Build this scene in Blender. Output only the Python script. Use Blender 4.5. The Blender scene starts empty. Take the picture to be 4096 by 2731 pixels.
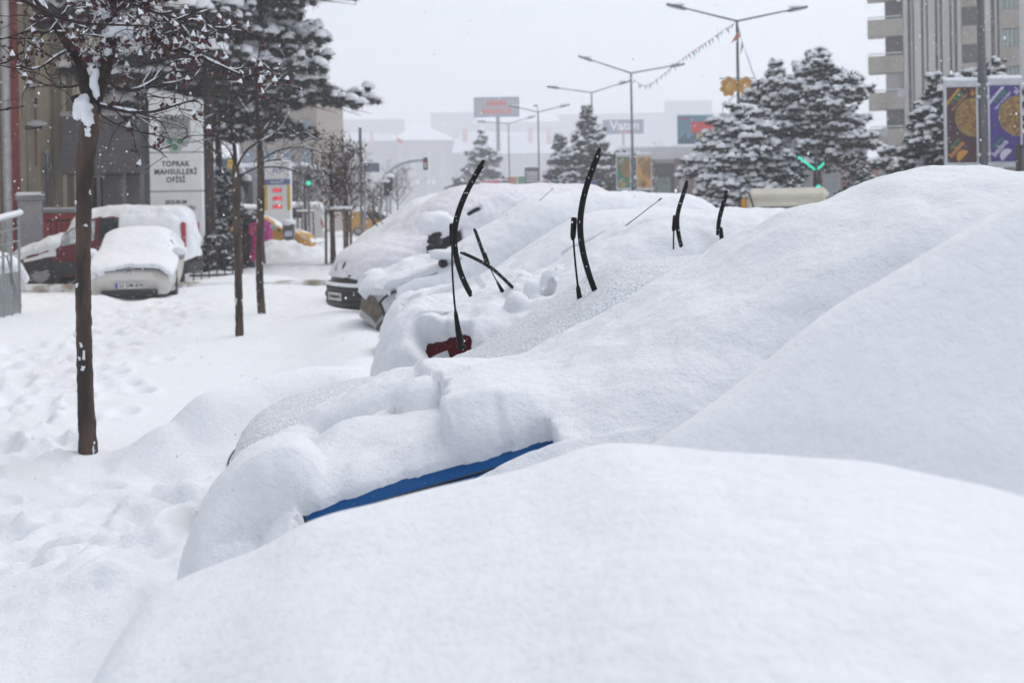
import bpy, math, random
import numpy as np
from math import sin, cos, radians, pi, sqrt
rng = np.random.default_rng(7)
random.seed(7)
SC = bpy.context.scene
COL = SC.collection
# ------------------------------------------------------------------ camera numbers
F = 1138.0; CX, CY, HZ = 512.0, 341.0, 208.5
ROLL = radians(1.0); H = 1.65
def P(u, v, d):
    """world point seen at pixel (u, v) at depth d (used to read real positions off the photo)"""
    xc = (u-CX)/F; yc = -(v-HZ)/F
    X = xc*cos(ROLL)+yc*sin(ROLL); Z = -xc*sin(ROLL)+yc*cos(ROLL)
    return np.array((X*d, d, H+Z*d))
def GD(u, v, z=0.0):
    """depth of a pixel lying at height z"""
    return (z-H)/(P(u, v, 1.0)[2]-H)
# ------------------------------------------------------------------ noise
def _hash(ix, iy, iz, seed):
    n = (ix.astype(np.int64)*374761393+iy.astype(np.int64)*668265263+iz.astype(np.int64)*2147483647+seed*974711) & 0xffffffff
    n = ((n ^ (n >> 13))*1274126177) & 0xffffffff
    n = n ^ (n >> 16)
    return (n & 0xffffff)/float(0xffffff)*2-1
def vnoise(x, y, z=0.0, seed=0):
    x, y, z = np.broadcast_arrays(np.asarray(x, float), np.asarray(y, float), np.asarray(z, float))
    xi, yi, zi = np.floor(x), np.floor(y), np.floor(z)
    fx, fy, fz = x-xi, y-yi, z-zi
    fx = fx*fx*fx*(fx*(fx*6-15)+10); fy = fy*fy*fy*(fy*(fy*6-15)+10); fz = fz*fz*fz*(fz*(fz*6-15)+10)
    r = 0
    for dx in (0, 1):
        for dy in (0, 1):
            for dz in (0, 1):
                w = (fx if dx else 1-fx)*(fy if dy else 1-fy)*(fz if dz else 1-fz)
                r = r+w*_hash(xi+dx, yi+dy, zi+dz, seed)
    return r
def fbm(x, y, z=0.0, oct=3, seed=0, gain=.5):
    r = 0; a = 1; f = 1
    for i in range(oct):
        r = r+a*vnoise(x*f+i*17.3, y*f+i*9.1, np.asarray(z)*f, seed+i); a *= gain; f *= 2.03
    return r
def sstep(a, b, x):
    t = np.clip((x-a)/(b-a), 0, 1); return t*t*(3-2*t)
def gsm(arr, sig, axis=0):
    if sig <= 0: return arr
    n = int(max(1, math.ceil(sig*3))); k = np.exp(-.5*(np.arange(-n, n+1)/sig)**2); k /= k.sum()
    pad = [(0, 0)]*arr.ndim; pad[axis] = (n, n)
    # extrapolate linearly at the ends so that edges do not shrink
    a = np.moveaxis(arr, axis, 0)
    lo = 2*a[0]-a[1:n+1][::-1] if a.shape[0] > n else np.repeat(a[:1], n, 0)
    hi = 2*a[-1]-a[-n-1:-1][::-1] if a.shape[0] > n else np.repeat(a[-1:], n, 0)
    b = np.concatenate([lo, a, hi], 0)
    out = np.zeros_like(a)
    for i, w in enumerate(k): out = out+w*b[i:i+a.shape[0]]
    return np.moveaxis(out, 0, axis)
# ------------------------------------------------------------------ materials
MATS = {}
def nodes_of(name):
    m = bpy.data.materials.new(name); m.use_nodes = True
    nt = m.node_tree; b = nt.nodes['Principled BSDF']
    return m, nt, b
def mat(name, col, rough=.6, metal=0.0, var=.15, scale=6.0, bump=0.0, bscale=40.0, emit=0, spec=None, stretch=None, second=None, thr=(.45, .6)):
    """plain procedural material: colour with noise variation, optional bump"""
    if name in MATS: return MATS[name]
    m, nt, b = nodes_of(name)
    tc = nt.nodes.new('ShaderNodeTexCoord'); src = tc.outputs['Object']
    if stretch:
        mp = nt.nodes.new('ShaderNodeMapping'); mp.inputs['Scale'].default_value = stretch
        nt.links.new(src, mp.inputs['Vector']); src = mp.outputs['Vector']
    n = nt.nodes.new('ShaderNodeTexNoise'); n.inputs['Scale'].default_value = scale; n.inputs['Detail'].default_value = 5
    nt.links.new(src, n.inputs['Vector'])
    r = nt.nodes.new('ShaderNodeValToRGB')
    if second is None:
        r.color_ramp.elements[0].position = .3; r.color_ramp.elements[1].position = .7
        r.color_ramp.elements[0].color = tuple(c*(1-var) for c in col)+(1,)
        r.color_ramp.elements[1].color = tuple(min(1, c*(1+var)) for c in col)+(1,)
    else:
        r.color_ramp.elements[0].position = thr[0]; r.color_ramp.elements[1].position = thr[1]
        r.color_ramp.elements[0].color = tuple(col)+(1,); r.color_ramp.elements[1].color = tuple(second)+(1,)
    nt.links.new(n.outputs['Fac'], r.inputs['Fac']); nt.links.new(r.outputs['Color'], b.inputs['Base Color'])
    b.inputs['Roughness'].default_value = rough; b.inputs['Metallic'].default_value = metal
    if spec is not None: b.inputs['Specular IOR Level'].default_value = spec
    if bump:
        n2 = nt.nodes.new('ShaderNodeTexNoise'); n2.inputs['Scale'].default_value = bscale; n2.inputs['Detail'].default_value = 4
        nt.links.new(src, n2.inputs['Vector'])
        bp = nt.nodes.new('ShaderNodeBump'); bp.inputs['Strength'].default_value = bump; bp.inputs['Distance'].default_value = .02
        nt.links.new(n2.outputs['Fac'], bp.inputs['Height']); nt.links.new(bp.outputs['Normal'], b.inputs['Normal'])
    if emit:
        b.inputs['Emission Color'].default_value = tuple(col)+(1,); b.inputs['Emission Strength'].default_value = emit
    MATS[name] = m; return m
def snow_mat(name, layers, col=(.84, .865, .90), grey=None, gthr=(.45, .6), gscale=30, stretch=(1, 1, 1)):
    """snow: white scattering surface, bump from several noise layers (scale, distance in metres)"""
    if name in MATS: return MATS[name]
    m, nt, b = nodes_of(name)
    tc = nt.nodes.new('ShaderNodeTexCoord')
    mp = nt.nodes.new('ShaderNodeMapping'); mp.inputs['Scale'].default_value = stretch
    nt.links.new(tc.outputs['Object'], mp.inputs['Vector'])
    prev = None
    for sc, dist in layers:
        n = nt.nodes.new('ShaderNodeTexNoise'); n.inputs['Scale'].default_value = sc; n.inputs['Detail'].default_value = 6
        n.inputs['Roughness'].default_value = .6
        nt.links.new(mp.outputs['Vector'], n.inputs['Vector'])
        bp = nt.nodes.new('ShaderNodeBump'); bp.inputs['Strength'].default_value = 1.0; bp.inputs['Distance'].default_value = dist
        nt.links.new(n.outputs['Fac'], bp.inputs['Height'])
        if prev: nt.links.new(prev.outputs['Normal'], bp.inputs['Normal'])
        prev = bp
    nt.links.new(prev.outputs['Normal'], b.inputs['Normal'])
    n = nt.nodes.new('ShaderNodeTexNoise'); n.inputs['Scale'].default_value = gscale; n.inputs['Detail'].default_value = 6
    n.inputs['Roughness'].default_value = .65
    nt.links.new(mp.outputs['Vector'], n.inputs['Vector'])
    r = nt.nodes.new('ShaderNodeValToRGB'); r.color_ramp.elements[0].position, r.color_ramp.elements[1].position = gthr
    c0 = grey if grey else tuple(c*.97 for c in col)
    r.color_ramp.elements[0].color = tuple(c0)+(1,); r.color_ramp.elements[1].color = tuple(col)+(1,)
    nt.links.new(n.outputs['Fac'], r.inputs['Fac']); nt.links.new(r.outputs['Color'], b.inputs['Base Color'])
    b.inputs['Roughness'].default_value = .75; b.inputs['Specular IOR Level'].default_value = .15
    b.inputs['Subsurface Weight'].default_value = 0
    MATS[name] = m; return m
# ------------------------------------------------------------------ mesh building
class MB:
    """collects shapes and links them as ONE mesh object"""
    def __init__(s): s.V = []; s.Fc = []; s.n = 0
    def add(s, v, f, mi=0):
        v = np.asarray(v, float).reshape(-1, 3); f = np.asarray(f, int)
        if len(v) == 0 or len(f) == 0: return s
        s.V.append(v); s.Fc.append((f+s.n, mi)); s.n += len(v); return s
    def box(s, c, size, rz=0.0, mi=0, bev=0.0, R=None):
        sx, sy, sz = [q/2 for q in size]
        if bev <= 0:
            v = np.array([(x, y, z) for x in (-sx, sx) for y in (-sy, sy) for z in (-sz, sz)])
            f = [(0, 1, 3, 2), (4, 6, 7, 5), (0, 4, 5, 1), (2, 3, 7, 6), (0, 2, 6, 4), (1, 5, 7, 3)]
            fs = [(np.array(f), )]
        else:
            b = min(bev, .45*min(size))
            v = []; idx = {}
            for x in (-1, 1):
                for y in (-1, 1):
                    for z in (-1, 1):
                        for ax in range(3):
                            p = [x*(sx-b), y*(sy-b), z*(sz-b)]; q = (x, y, z); p[ax] = q[ax]*(sx, sy, sz)[ax]
                            idx[(x, y, z, ax)] = len(v); v.append(p)
            v = np.array(v); quads = []; tris = []
            for ax in range(3):
                o = [a for a in range(3) if a != ax]
                for sg in (-1, 1):
                    q = []
                    for a, c2 in ((-1, -1), (1, -1), (1, 1), (-1, 1)):
                        k = [0, 0, 0]; k[ax] = sg; k[o[0]] = a; k[o[1]] = c2; q.append(idx[(*k, ax)])
                    quads.append(q)
                for a in (-1, 1):
                    for c2 in (-1, 1):
                        k0 = [0, 0, 0]; k0[o[0]] = a; k0[o[1]] = c2; k1 = list(k0); k0[ax] = -1; k1[ax] = 1
                        quads.append([idx[(*k0, o[0])], idx[(*k1, o[0])], idx[(*k1, o[1])], idx[(*k0, o[1])]])
            for x in (-1, 1):
                for y in (-1, 1):
                    for z in (-1, 1): tris.append([idx[(x, y, z, 0)], idx[(x, y, z, 1)], idx[(x, y, z, 2)]])
            fs = [(np.array(quads),), (np.array(tris),)]
        if R is not None: v = v@np.asarray(R).T
        elif rz: v = v@rotz(rz).T
        v = v+np.asarray(c, float)
        base = s.n
        s.V.append(v); s.n += len(v)
        for (f,) in fs: s.Fc.append((np.asarray(f)+base, mi))
        return s
    def tube(s, pts, rad, seg=6, mi=0, cap=True):
        pts = np.asarray(pts, float); n = len(pts)
        rad = np.broadcast_to(np.asarray(rad, float), (n,))
        t = np.gradient(pts, axis=0); t /= np.linalg.norm(t, axis=1)[:, None]+1e-9
        ref = np.array((0, 0, 1.0)) if abs(t[0][2]) < .9 else np.array((1.0, 0, 0))
        V = []
        a = np.arange(seg)/seg*2*pi
        for i in range(n):
            e = np.cross(t[i], ref); e /= np.linalg.norm(e)+1e-9; g = np.cross(e, t[i]); ref = g
            V.append(pts[i]+rad[i]*(np.cos(a)[:, None]*e+np.sin(a)[:, None]*g))
        V = np.concatenate(V)
        i = np.arange(n-1)[:, None]*seg; j = np.arange(seg)[None]; j2 = (j+1) % seg
        f = np.stack([i+j, i+j2, i+seg+j2, i+seg+j], -1).reshape(-1, 4)
        base = s.n; s.add(V, f, mi)
        if cap:
            s.Fc.append((np.array([list(range(base, base+seg))]), mi)); s.Fc.append((np.array([list(range(base+(n-1)*seg, base+n*seg))]), mi))
        return s
    def grid(s, G, mi=0, keep=None, closed=False):
        n, m, _ = G.shape
        i = np.arange(n-1)[:, None]; j = np.arange(m-1 if not closed else m)[None]; j2 = (j+1) % m
        f = np.stack([i*m+j, (i+1)*m+j, (i+1)*m+j2, i*m+j2], -1)
        if keep is not None: f = f[keep]
        f = f.reshape(-1, 4)
        used, inv = np.unique(f, return_inverse=True)
        s.add(G.reshape(-1, 3)[used], inv.reshape(-1, 4), mi); return s
    def lathe(s, prof, c=(0, 0, 0), seg=20, axis='z', mi=0, R=None):
        prof = np.asarray(prof, float); a = np.arange(seg)/seg*2*pi
        G = np.stack([prof[:, 0][:, None]*np.cos(a), prof[:, 0][:, None]*np.sin(a), np.repeat(prof[:, 1][:, None], seg, 1)], -1)
        if axis == 'y': G = G[..., [0, 2, 1]]
        if axis == 'x': G = G[..., [2, 0, 1]]
        if R is not None: G = G@np.asarray(R).T
        return s.grid(G+np.asarray(c, float), mi, closed=True)
    def poly(s, pts, th, mi=0, O=(0, 0, 0), ex=(1, 0, 0), ez=(0, 0, 1), back=None):
        """flat outline (x, z) with thickness th, front face towards ez x ex"""
        ex = np.asarray(ex, float); ez = np.asarray(ez, float); O = np.asarray(O, float); nrm = np.cross(ex, ez)
        p = np.asarray(pts, float); n = len(p)
        Fr = O+p[:, :1]*ex+p[:, 1:]*ez; Bk = Fr-nrm*th
        base = s.n; s.V.append(np.concatenate([Fr, Bk])); s.n += 2*n
        s.Fc.append((np.array([list(range(base, base+n))]), mi)); s.Fc.append((np.array([list(range(base+2*n-1, base+n-1, -1))]), mi))
        k = np.arange(n); k2 = (k+1) % n
        s.Fc.append((np.stack([base+k, base+n+k, base+n+k2, base+k2], -1), mi)); return s
    def blob(s, c, r, mi=0, seed=0, rough=.25, sub=1):
        v, f = ICO[sub]
        n = 1+rough*fbm(v[:, 0]*1.7+seed*3.1, v[:, 1]*1.7, v[:, 2]*1.7, 2, seed)
        s.add(v*n[:, None]*np.asarray(r, float)+np.asarray(c, float), f, mi); return s
    def build(s, name, mats, parent=None, smooth=False, loc=None, M=None):
        me = bpy.data.meshes.new(name)
        V = np.concatenate(s.V) if s.V else np.zeros((0, 3))
        if M is not None: V = V@M[0].T+M[1]
        sizes, loops, mi = [], [], []
        for f, m in s.Fc:
            f = np.asarray(f); sizes.append(np.full(len(f), f.shape[1])); loops.append(f.ravel()); mi.append(np.full(len(f), m))
        sizes = np.concatenate(sizes); loops = np.concatenate(loops); mi = np.concatenate(mi)
        me.vertices.add(len(V)); me.vertices.foreach_set('co', V.astype(np.float32).ravel())
        me.loops.add(len(loops)); me.loops.foreach_set('vertex_index', loops.astype(np.int32))
        me.polygons.add(len(sizes))
        st = np.concatenate([[0], np.cumsum(sizes)[:-1]])
        me.polygons.foreach_set('loop_start', st.astype(np.int32)); me.polygons.foreach_set('loop_total', sizes.astype(np.int32))
        me.polygons.foreach_set('material_index', mi.astype(np.int32))
        me.polygons.foreach_set('use_smooth', np.full(len(sizes), bool(smooth)))
        if not isinstance(mats, (list, tuple)): mats = [mats]
        for m in mats: me.materials.append(m)
        me.update(calc_edges=True); me.validate()
        o = bpy.data.objects.new(name, me); COL.objects.link(o)
        if parent is not None: o.parent = parent
        if loc is not None: o.location = loc
        return o
def rotz(a): return np.array([[cos(a), -sin(a), 0], [sin(a), cos(a), 0], [0, 0, 1.0]])
def rotx(a): return np.array([[1, 0, 0], [0, cos(a), -sin(a)], [0, sin(a), cos(a)]])
def roty(a): return np.array([[cos(a), 0, sin(a)], [0, 1, 0], [-sin(a), 0, cos(a)]])
def _ico(sub):
    t = (1+5**.5)/2
    v = [(-1, t, 0), (1, t, 0), (-1, -t, 0), (1, -t, 0), (0, -1, t), (0, 1, t), (0, -1, -t), (0, 1, -t), (t, 0, -1), (t, 0, 1), (-t, 0, -1), (-t, 0, 1)]
    f = [(0, 11, 5), (0, 5, 1), (0, 1, 7), (0, 7, 10), (0, 10, 11), (1, 5, 9), (5, 11, 4), (11, 10, 2), (10, 7, 6), (7, 1, 8), (3, 9, 4), (3, 4, 2), (3, 2, 6), (3, 6, 8), (3, 8, 9), (4, 9, 5), (2, 4, 11), (6, 2, 10), (8, 6, 7), (9, 8, 1)]
    v = [np.array(p)/np.linalg.norm(p) for p in v]
    for _ in range(sub):
        c = {}; nf = []
        def mid(a, b):
            k = (min(a, b), max(a, b))
            if k not in c: p = v[a]+v[b]; v.append(p/np.linalg.norm(p)); c[k] = len(v)-1
            return c[k]
        for a, b, d in f:
            ab, bd, da = mid(a, b), mid(b, d), mid(d, a); nf += [(a, ab, da), (b, bd, ab), (d, da, bd), (ab, bd, da)]
        f = nf
    return np.array(v), np.array(f)
ICO = {k: _ico(k) for k in (0, 1, 2, 3)}
def tag(o, label=None, cat=None, group=None, kind=None):
    if label: o['label'] = label
    if cat: o['category'] = cat
    if group: o['group'] = group
    if kind: o['kind'] = kind
    return o
def thing(name, label, cat, loc=(0, 0, 0), rz=0.0, group=None):
    o = bpy.data.objects.new(name, None); COL.objects.link(o); o.empty_display_size = .2
    o.location = [float(q) for q in loc]; o.rotation_euler = (0, 0, rz)
    return tag(o, label, cat, group)
def text_geo(txt, size=1.0, bold=.0, align='CENTER', spacing=1.0):
    """the flat mesh of a line of lettering: vertices (x, z) and faces, centred"""
    cu = bpy.data.curves.new('lettering', 'FONT'); cu.body = txt; cu.size = size; cu.align_x = align; cu.align_y = 'CENTER'
    cu.offset = bold*size; cu.space_character = spacing; cu.resolution_u = 3
    ob = bpy.data.objects.new('lettering', cu); COL.objects.link(ob)
    dg = bpy.context.evaluated_depsgraph_get(); dg.update()
    me = bpy.data.meshes.new_from_object(ob.evaluated_get(dg))
    v = np.array([tuple(q.co) for q in me.vertices]).reshape(-1, 3)
    fs = [list(p.vertices) for p in me.polygons]
    bpy.data.objects.remove(ob); bpy.data.curves.remove(cu); bpy.data.meshes.remove(me)
    return v, fs
def add_text(mb, txt, O, size, mi=0, bold=.01, ex=(1, 0, 0), ez=(0, 0, 1), rot=0.0, spacing=1.0, align='CENTER', sx=1.0, lift=.0):
    v, fs = text_geo(txt, size, bold, align, spacing)
    if len(v) == 0: return
    ex = np.asarray(ex, float); ez = np.asarray(ez, float)
    x, z = v[:, 0]*sx, v[:, 1]
    x, z = x*cos(rot)-z*sin(rot), x*sin(rot)+z*cos(rot)
    W = np.asarray(O, float)+x[:, None]*ex+z[:, None]*ez+lift*np.cross(ex, ez)
    base = mb.n; mb.V.append(W); mb.n += len(W)
    for f in fs: mb.Fc.append((np.array([f])+base, mi))
# ------------------------------------------------------------------ shared materials
SNOW = snow_mat('snow_ground', [(6, .02), (35, .006), (170, .0022)])
SNOWC = snow_mat('snow_on_cars', [(9, .012), (45, .008), (160, .0035)])
SNOWN = snow_mat('snow_wind_packed', [(5, .02), (26, .008), (110, .003)])
SNOWT = snow_mat('snow_thin', [(14, .004), (60, .004), (200, .003)], grey=(.46, .49, .53), gthr=(.36, .60), gscale=85, stretch=(1, 1, 1))
SNOWV = snow_mat('snow_dusting', [(12, .01), (60, .006)], col=(.80, .80, .84), grey=(.66, .65, .70), gthr=(.3, .6), gscale=14)
SNOWF = mat('snow_far', (.83, .855, .89), .8, var=.03, scale=4, bump=.5, bscale=12)
BLACKP = mat('black_plastic', (.012, .012, .013), .45, var=.3, scale=20, bump=.15, bscale=120)
RUBBER = mat('rubber', (.02, .02, .021), .8, var=.3, scale=30)
WIPER = mat('wiper_black', (.004, .004, .0045), .5, var=.3, scale=60, spec=.2)
GLASS = mat('dark_glass', (.018, .024, .028), .15, var=.3, scale=4, spec=.15)
GLASSL = mat('pale_glass', (.16, .24, .24), .1, var=.2, scale=3)
STEEL = mat('galvanised_steel', (.36, .38, .40), .45, .5, var=.2, scale=12)
RIM = mat('wheel_steel', (.32, .32, .33), .5, .3, var=.2, scale=20)
LENS = mat('lamp_lens', (.45, .47, .48), .12, var=.25, scale=9)
REDL = mat('tail_lens', (.35, .01, .02), .2, var=.2, scale=20)
PLATE = mat('plate_white', (.62, .62, .60), .5, var=.15, scale=30, bump=.1)
PLATEB = mat('plate_blue', (.02, .06, .35), .5)
INK = mat('lettering_black', (.02, .02, .022), .6)
# ------------------------------------------------------------------ camera, light, sky
cam = bpy.data.cameras.new('camera'); cam.sensor_width = 36; cam.lens = F*36/1024.0
cam.shift_y = -(CY-HZ)/1024.0; cam.clip_start = .05; cam.clip_end = 3000
cam.dof.use_dof = True; cam.dof.focus_distance = 5.0; cam.dof.aperture_fstop = 3.4; cam.dof.aperture_blades = 0
co = bpy.data.objects.new('camera', cam); COL.objects.link(co); co.location = (0, 0, H)
co.rotation_mode = 'QUATERNION'
from mathutils import Matrix, Quaternion
co.rotation_quaternion = (Matrix.Rotation(radians(90), 3, 'X') @ Matrix.Rotation(-ROLL, 3, 'Z')).to_quaternion()
SC.camera = co
w = bpy.data.worlds.new('World'); SC.world = w; w.use_nodes = True
nt = w.node_tree; bg = nt.nodes['Background']
sky = nt.nodes.new('ShaderNodeTexSky'); sky.sky_type = 'NISHITA'; sky.sun_disc = False
SUN_EL, SUN_AZ = radians(64), radians(50)
sky.sun_elevation = SUN_EL; sky.sun_rotation = SUN_AZ; sky.dust_density = 2; sky.air_density = 1.0; sky.ozone_density = 1.0
hs = nt.nodes.new('ShaderNodeHueSaturation'); hs.inputs['Saturation'].default_value = .36; hs.inputs['Value'].default_value = 1.0
nt.links.new(sky.outputs['Color'], hs.inputs['Color']); nt.links.new(hs.outputs['Color'], bg.inputs['Color'])
bg.inputs['Strength'].default_value = .15
ld = bpy.data.lights.new('sun', 'SUN'); ld.energy = .95; ld.angle = radians(50); ld.color = (1, .97, .93)
lo = bpy.data.objects.new('sun', ld); COL.objects.link(lo)
# Nishita rotation: sun azimuth measured from +Y towards +X
sd = np.array((sin(SUN_AZ)*cos(SUN_EL), cos(SUN_AZ)*cos(SUN_EL), sin(SUN_EL)))
from mathutils import Vector
lo.rotation_mode = 'QUATERNION'; lo.rotation_quaternion = Vector(sd).to_track_quat('Z', 'Y')
SC.view_settings.view_transform = 'Standard'; SC.view_settings.look = 'None'; SC.view_settings.gamma = 1; SC.view_settings.exposure = .245
SC.render.engine = 'CYCLES'
cy = SC.cycles; cy.use_denoising = True
try: cy.denoiser = 'OPENIMAGEDENOISE'
except Exception: pass
cy.max_bounces = 6; cy.diffuse_bounces = 4; cy.glossy_bounces = 3; cy.transmission_bounces = 4; cy.volume_bounces = 2; cy.transparent_max_bounces = 6
cy.use_adaptive_sampling = True; cy.adaptive_threshold = .02
# ------------------------------------------------------------------ ground
BANK = np.array([(-3.5, 7.9, .03, .45), (-3.0, 7.9, .07, .5), (-2.6, 7.75, .15, .45), (-2.3, 7.7, .30, .42), (-2.1, 7.85, .46, .38), (-1.8, 8.2, .50, .40), (-1.5, 8.6, .48, .5), (-1.3, 9.4, .4, .6), (-1.4, 11, .3, .6), (-1.9, 14, .25, .6), (-2.6, 17, .15, .7)])
def seg_bank(x, y, B):
    best = np.zeros_like(x)
    for (x0, y0, h0, w0), (x1, y1, h1, w1) in zip(B[:-1], B[1:]):
        dx, dy = x1-x0, y1-y0; t = np.clip(((x-x0)*dx+(y-y0)*dy)/(dx*dx+dy*dy), 0, 1)
        d = np.hypot(x-x0-t*dx, y-y0-t*dy); h = h0+(h1-h0)*t; w = w0+(w1-w0)*t
        best = np.maximum(best, h*np.exp(-(d/w)**2*.9))
    return best
def ground(x, y):
    x, y = np.broadcast_arrays(np.asarray(x, float), np.asarray(y, float))
    near = 1-sstep(50, 120, y)
    z = (.05*fbm(x*.22, y*.22, 0, 2, 3)+.018*fbm(x*.9, y*1.4, 0, 2, 5))*near
    z = z+.010*fbm(x*1.1, y*4.2, 0, 2, 8)*near
    z = z+seg_bank(x, y, BANK)
    # trampled crossing in front of the nearest noses
    m = sstep(-.2, .35, 1-((y-6.0-.25*(x+2.5))/.95)**2)*sstep(-4.2, -3.4, x)*sstep(-.5, -1.1, x)
    lump = np.abs(fbm(x*2.6+3, y*2.4, 0, 3, 11))
    z = z+m*(.115*(.62-lump)-.02)+m*.03*fbm(x*9, y*9, 0, 2, 12)
    # mound in front of the blue car
    z = z+.22*np.exp(-((x+1.55)/.55)**2-((y-5.0)/.8)**2)*(1+.5*fbm(x*3, y*3, 0, 3, 17))
    # footpath worn through the snow, towards the parking bay
    px = -3.7-.12*(y-8)-.9*np.sin((y-8)*.16)
    m2 = np.exp(-((x-px)/(.75+.012*y))**2)*sstep(5.5, 8, y)*(1-sstep(19, 22, y))
    z = z-m2*.07+m2*.12*fbm(x*2.6, y*2.0, 0, 4, 21)+m2*.03*fbm(x*9, y*7, 0, 2, 22)
    m2b = np.exp(-((x+5.6)/1.6)**2)*sstep(7, 9, y)*(1-sstep(18, 21, y))
    z = z+m2b*.06*fbm(x*2.2, y*2.2, 0, 3, 23)
    # ridge pushed up along the parking bay, and lumps
    m3 = np.exp(-((y-21.6-.08*(x+8))/1.1)**2)*(1-sstep(-4.5, -2.8, x))
    z = z+m3*(.13-.11*sstep(-7.4, -6.4, x)+.10*fbm(x*1.1, y*1.1, 0, 3, 31))
    m4 = np.exp(-((y-26.0)/1.1)**2)*np.exp(-((x+6.0)/1.5)**2)
    z = z+m4*.32+.60*np.exp(-((y-41)/2.0)**2)*np.exp(-((x+8.4)/1.5)**2)*(1+.3*fbm(x*2, y*2, 0, 2, 33))
    # walked pavement further up the street
    m5 = np.exp(-((x+6.8+.1*(y-30))/2.2)**2)*sstep(26, 30, y)*near
    z = z+m5*.06*fbm(x*1.6, y*1.0, 0, 3, 37)
    # deep snow between the parked cars
    z = z+.42*sstep(-.9, -.3, x)*(1-sstep(9, 16, y))*(1-sstep(3.5, 5.5, x))*sstep(.2, .9, y)
    # snow heap at the left of the nearest nose
    e = 1-sstep(2.2, 3.2, y+.35*(x+1.4)+.1*fbm(x*1.5, y*1.5, 0, 2, 41))
    pile = (.42+.25*sstep(-.85, -1.35, x))*e*sstep(-.25, -.7, x)*(1-sstep(-3.2, -5, x))+.0
    z = np.maximum(z, pile)
    return z
def g1(x, y): return float(ground(np.array([x]), np.array([y]))[0])
ang = np.concatenate([np.linspace(-pi, -.58, 46)[:-1], np.linspace(-.58, .58, 440), np.linspace(.58, pi, 46)[1:]])
rad = np.concatenate([np.geomspace(.25, 55, 800)[:-1], np.geomspace(55, 900, 50)])
A2, R2 = np.meshgrid(ang, rad, indexing='ij')
GX, GY = R2*np.sin(A2), R2*np.cos(A2)
GZ = ground(GX, GY)
# single footprints along the path and across the front of the row
fr_ = np.random.default_rng(12); FP = []
for k in range(150):
    y_ = fr_.uniform(7.5, 21); FP.append((-3.7-.12*(y_-8)-.9*math.sin((y_-8)*.16)+fr_.normal(0, .45), y_, fr_.normal(-.25, .3), fr_.uniform(.03, .075)))
for k in range(70): y_ = fr_.uniform(9, 20); FP.append((-5.6+fr_.normal(0, .9), y_, fr_.normal(.2, .6), fr_.uniform(.03, .06)))
for k in range(60): x_ = fr_.uniform(-4.0, -1.1); FP.append((x_, 6.0+.25*(x_+2.5)+fr_.normal(0, .45), fr_.normal(1.2, .4), fr_.uniform(.03, .065)))
for k in range(90): y_ = fr_.uniform(27, 46); FP.append((-6.8-.1*(y_-30)+fr_.normal(0, 1.1), y_, fr_.normal(0, .4), fr_.uniform(.05, .09)))
ii, jj = np.where((GX > -13) & (GX < 0) & (GY > 4) & (GY < 48)); gx, gy = GX[ii, jj], GY[ii, jj]; gz = np.zeros(len(gx))
for fx_, fy_, fa_, fd_ in FP:
    k = np.where((np.abs(gx-fx_) < .6) & (np.abs(gy-fy_) < .6))[0]; dx, dy = gx[k]-fx_, gy[k]-fy_; a_, b_ = dx*math.cos(fa_)-dy*math.sin(fa_), dx*math.sin(fa_)+dy*math.cos(fa_)
    q = np.hypot(a_/.10, b_/.19); gz[k] += -fd_*np.exp(-q**4*.6)+fd_*.35*np.exp(-((q-1.5)/.4)**2)
GZ[ii, jj] += gz
mb = MB(); mb.grid(np.stack([GX, GY, GZ], -1))
gnd = tag(mb.build('ground', SNOW, smooth=True), kind='structure')
# trodden, slightly dirty snow along the footpath and in the bay
vx = np.empty(len(gnd.data.vertices)*3, np.float32); gnd.data.vertices.foreach_get('co', vx); vx = vx.reshape(-1, 3)
X_, Y_ = vx[:, 0].astype(float), vx[:, 1].astype(float); px = -3.7-.12*(Y_-8)-.9*np.sin((Y_-8)*.16)
dm = np.exp(-((X_-px)/(.6+.012*Y_))**2)*sstep(5.5, 8, Y_)*(1-sstep(19, 22, Y_))+.35*np.exp(-((X_+6.8+.1*(Y_-30))/1.6)**2)*sstep(26, 30, Y_)*(1-sstep(60, 90, Y_))
dm = np.clip(dm*.6*(.55+.6*fbm(X_*3, Y_*3, 0, 3, 77)), 0, 1).astype(np.float32)
at_ = gnd.data.attributes.new('trodden', 'FLOAT', 'POINT'); at_.data.foreach_set('value', dm)
gm = snow_mat('snow_ground_trodden', [(6, .02), (35, .006), (170, .0022)]); gnd.data.materials[0] = gm; nt = gm.node_tree
an = nt.nodes.new('ShaderNodeAttribute'); an.attribute_name = 'trodden'; mx = nt.nodes.new('ShaderNodeMix'); mx.data_type = 'RGBA'
src = nt.nodes['Principled BSDF'].inputs['Base Color'].links[0].from_socket; nt.links.new(an.outputs['Fac'], mx.inputs['Factor']); nt.links.new(src, mx.inputs['A'])
mx.inputs['B'].default_value = (.72, .725, .74, 1); nt.links.new(mx.outputs['Result'], nt.nodes['Principled BSDF'].inputs['Base Color'])
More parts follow.
